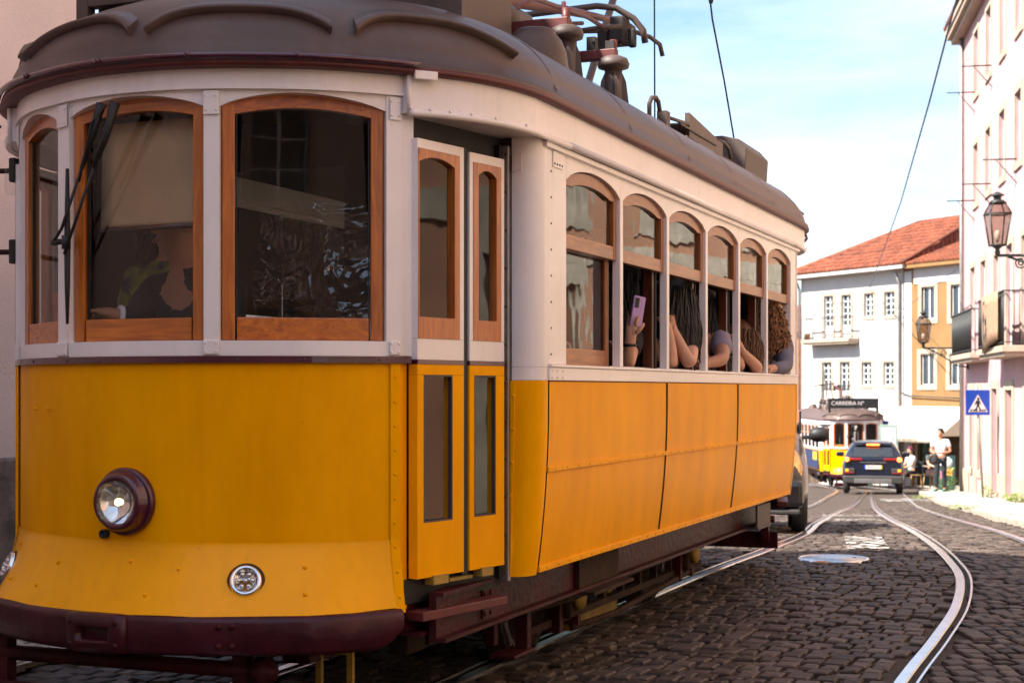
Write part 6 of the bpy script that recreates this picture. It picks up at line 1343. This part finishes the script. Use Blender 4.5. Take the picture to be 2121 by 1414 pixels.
# window 5: child with brown hair
f4 = rider(0.84, 4.22, 0, 'brown-haired child with a raised bare arm at the fifth window', SKIN, dict(**head(0.160, 0.020, 1.69, (.55, .83, -.08)), pel=(0.000, 0.000, 1.08), spine=(0.040, 0.000, 1.25), chest=(0.110, 0.000, 1.44), neck0=(0.140, 0.000, 1.53), neck=(0.150, 0.000, 1.575), shL=(0.060, -0.160, 1.47), elL=(0.220, -0.270, 1.5), wrL=(0.160, -0.240, 1.62), palL=(0.140, -0.200, 1.68), shR=(0.220, 0.060, 1.47), elR=(0.290, -0.140, 1.5), wrR=(0.220, -0.270, 1.6), palR=(0.190, -0.290, 1.66)))
f4.shirt(mat('navy_top', (.012, .014, .035), .8), 'short'); f4.hair(BHAIR, .2, 1.08)
# window 6: curly hair, grey sweatshirt, forearm out over the sill
f5 = rider(0.84, 4.86, 0, 'passenger with auburn curls in a grey sweatshirt leaning out of the rearmost window', SKIN, dict(**head(0.190, 0.000, 1.87, (.55, .83, -.08)), spine=(0.040, 0.000, 1.34), chest=(0.140, -0.010, 1.6), neck0=(0.180, 0.000, 1.71), neck=(0.180, 0.000, 1.755), shL=(0.080, -0.180, 1.64), elL=(0.240, -0.340, 1.5), wrL=(0.180, -0.440, 1.52), palL=(0.140, -0.480, 1.53), shR=(0.280, 0.020, 1.68), elR=(0.350, -0.120, 1.5), wrR=(0.280, -0.320, 1.495), palR=(0.240, -0.390, 1.49)))
f5.shirt(GREY, 'long'); f5.hair(CURL, .30, 1.2, True)
f7 = rider(.70, 3.98, 0, 'passenger with a dark blue cap sitting behind the child', SKIN2, dict(pel=(-.2, .1, 1.13), spine=(-.2, .1, 1.35), chest=(-.2, .1, 1.58), neck0=(-.2, .1, 1.7), neck=(-.2, .1, 1.75), **head(-.18, .06, 1.88, (.5, -.8, 0)), shL=(-.25, -.1, 1.62), elL=(-.1, -.2, 1.4), wrL=(.0, -.3, 1.4), palL=(.05, -.36, 1.4), shR=(-.15, .28, 1.62), elR=(.0, .2, 1.4), wrR=(.1, .1, 1.4), palR=(.14, .04, 1.4)))
f7.shirt(mat('navy_top', (.012, .014, .035), .8), 'long'); f7.hair(mat('navy_cap', (.008, .01, .03), .8), 0, 1.1)
# driver: dark suit, arm on the controls
dr = Fig('person', tw(-.10, -.54), -TH, 'tram driver in a dark suit with an arm on the controls', SKIN2, dict(pel=(0, .02, 1.15), spine=(0, -.0, 1.42), chest=(0, -.03, 1.68), neck0=(-.02, -.03, 1.82), neck=(-.03, -.04, 1.87), jaw=(-.05, -.06, 1.93), cran=(-.06, -.05, 2.02), top=(-.06, -.04, 2.095), look=(-.4, -.9, 0), shL=(-.19, -.03, 1.74), elL=(-.16, -.18, 1.63), wrL=(-.20, -.25, 1.645), palL=(-.25, -.29, 1.655), shR=(.19, -.03, 1.74), elR=(.24, -.15, 1.5), wrR=(.13, -.24, 1.5), palR=(.08, -.28, 1.51)))
dr.shirt(BLKC, 'long', 'jacket'); dr.hair(DHAIR, .02, 1.04)
T('cuff', TEE, dr.r, [Vector((-.183, -.225, 1.641)), Vector((-.193, -.238, 1.643))], .042, 10)
FLO = mat('yellow_floral_cotton', (.02, .02, .06), .8, scale=13, color2=(.42, .40, .03), bump=.1)
f8 = rider(-.42, -.22, 0, 'passenger in a yellow and navy floral shirt standing behind the driver', SKIN, dict(pel=(0, 0, 1.36), spine=(0, 0, 1.55), chest=(0, 0, 1.78), neck0=(0, 0, 1.9), neck=(0, 0, 1.95), **head(0, -.02, 2.09, (.2, -.9, 0)), shL=(-.18, 0, 1.83), elL=(-.22, -.03, 1.56), wrL=(-.15, -.15, 1.4), palL=(-.12, -.2, 1.38), shR=(.18, 0, 1.83), elR=(.22, -.03, 1.56), wrR=(.15, -.15, 1.4), palR=(.12, -.2, 1.38), hipL=(-.09, 0, 1.3), knL=(-.09, .0, .98), anL=(-.09, .03, .72), toL=(-.09, -.1, .67), hipR=(.09, 0, 1.3), knR=(.09, .0, .98), anR=(.09, .03, .72), toR=(.09, -.1, .67)), None)
f8.shirt(FLO, 'short'); f8.trousers(BLKC); f8.hair(BHAIR, .2, 1.0)
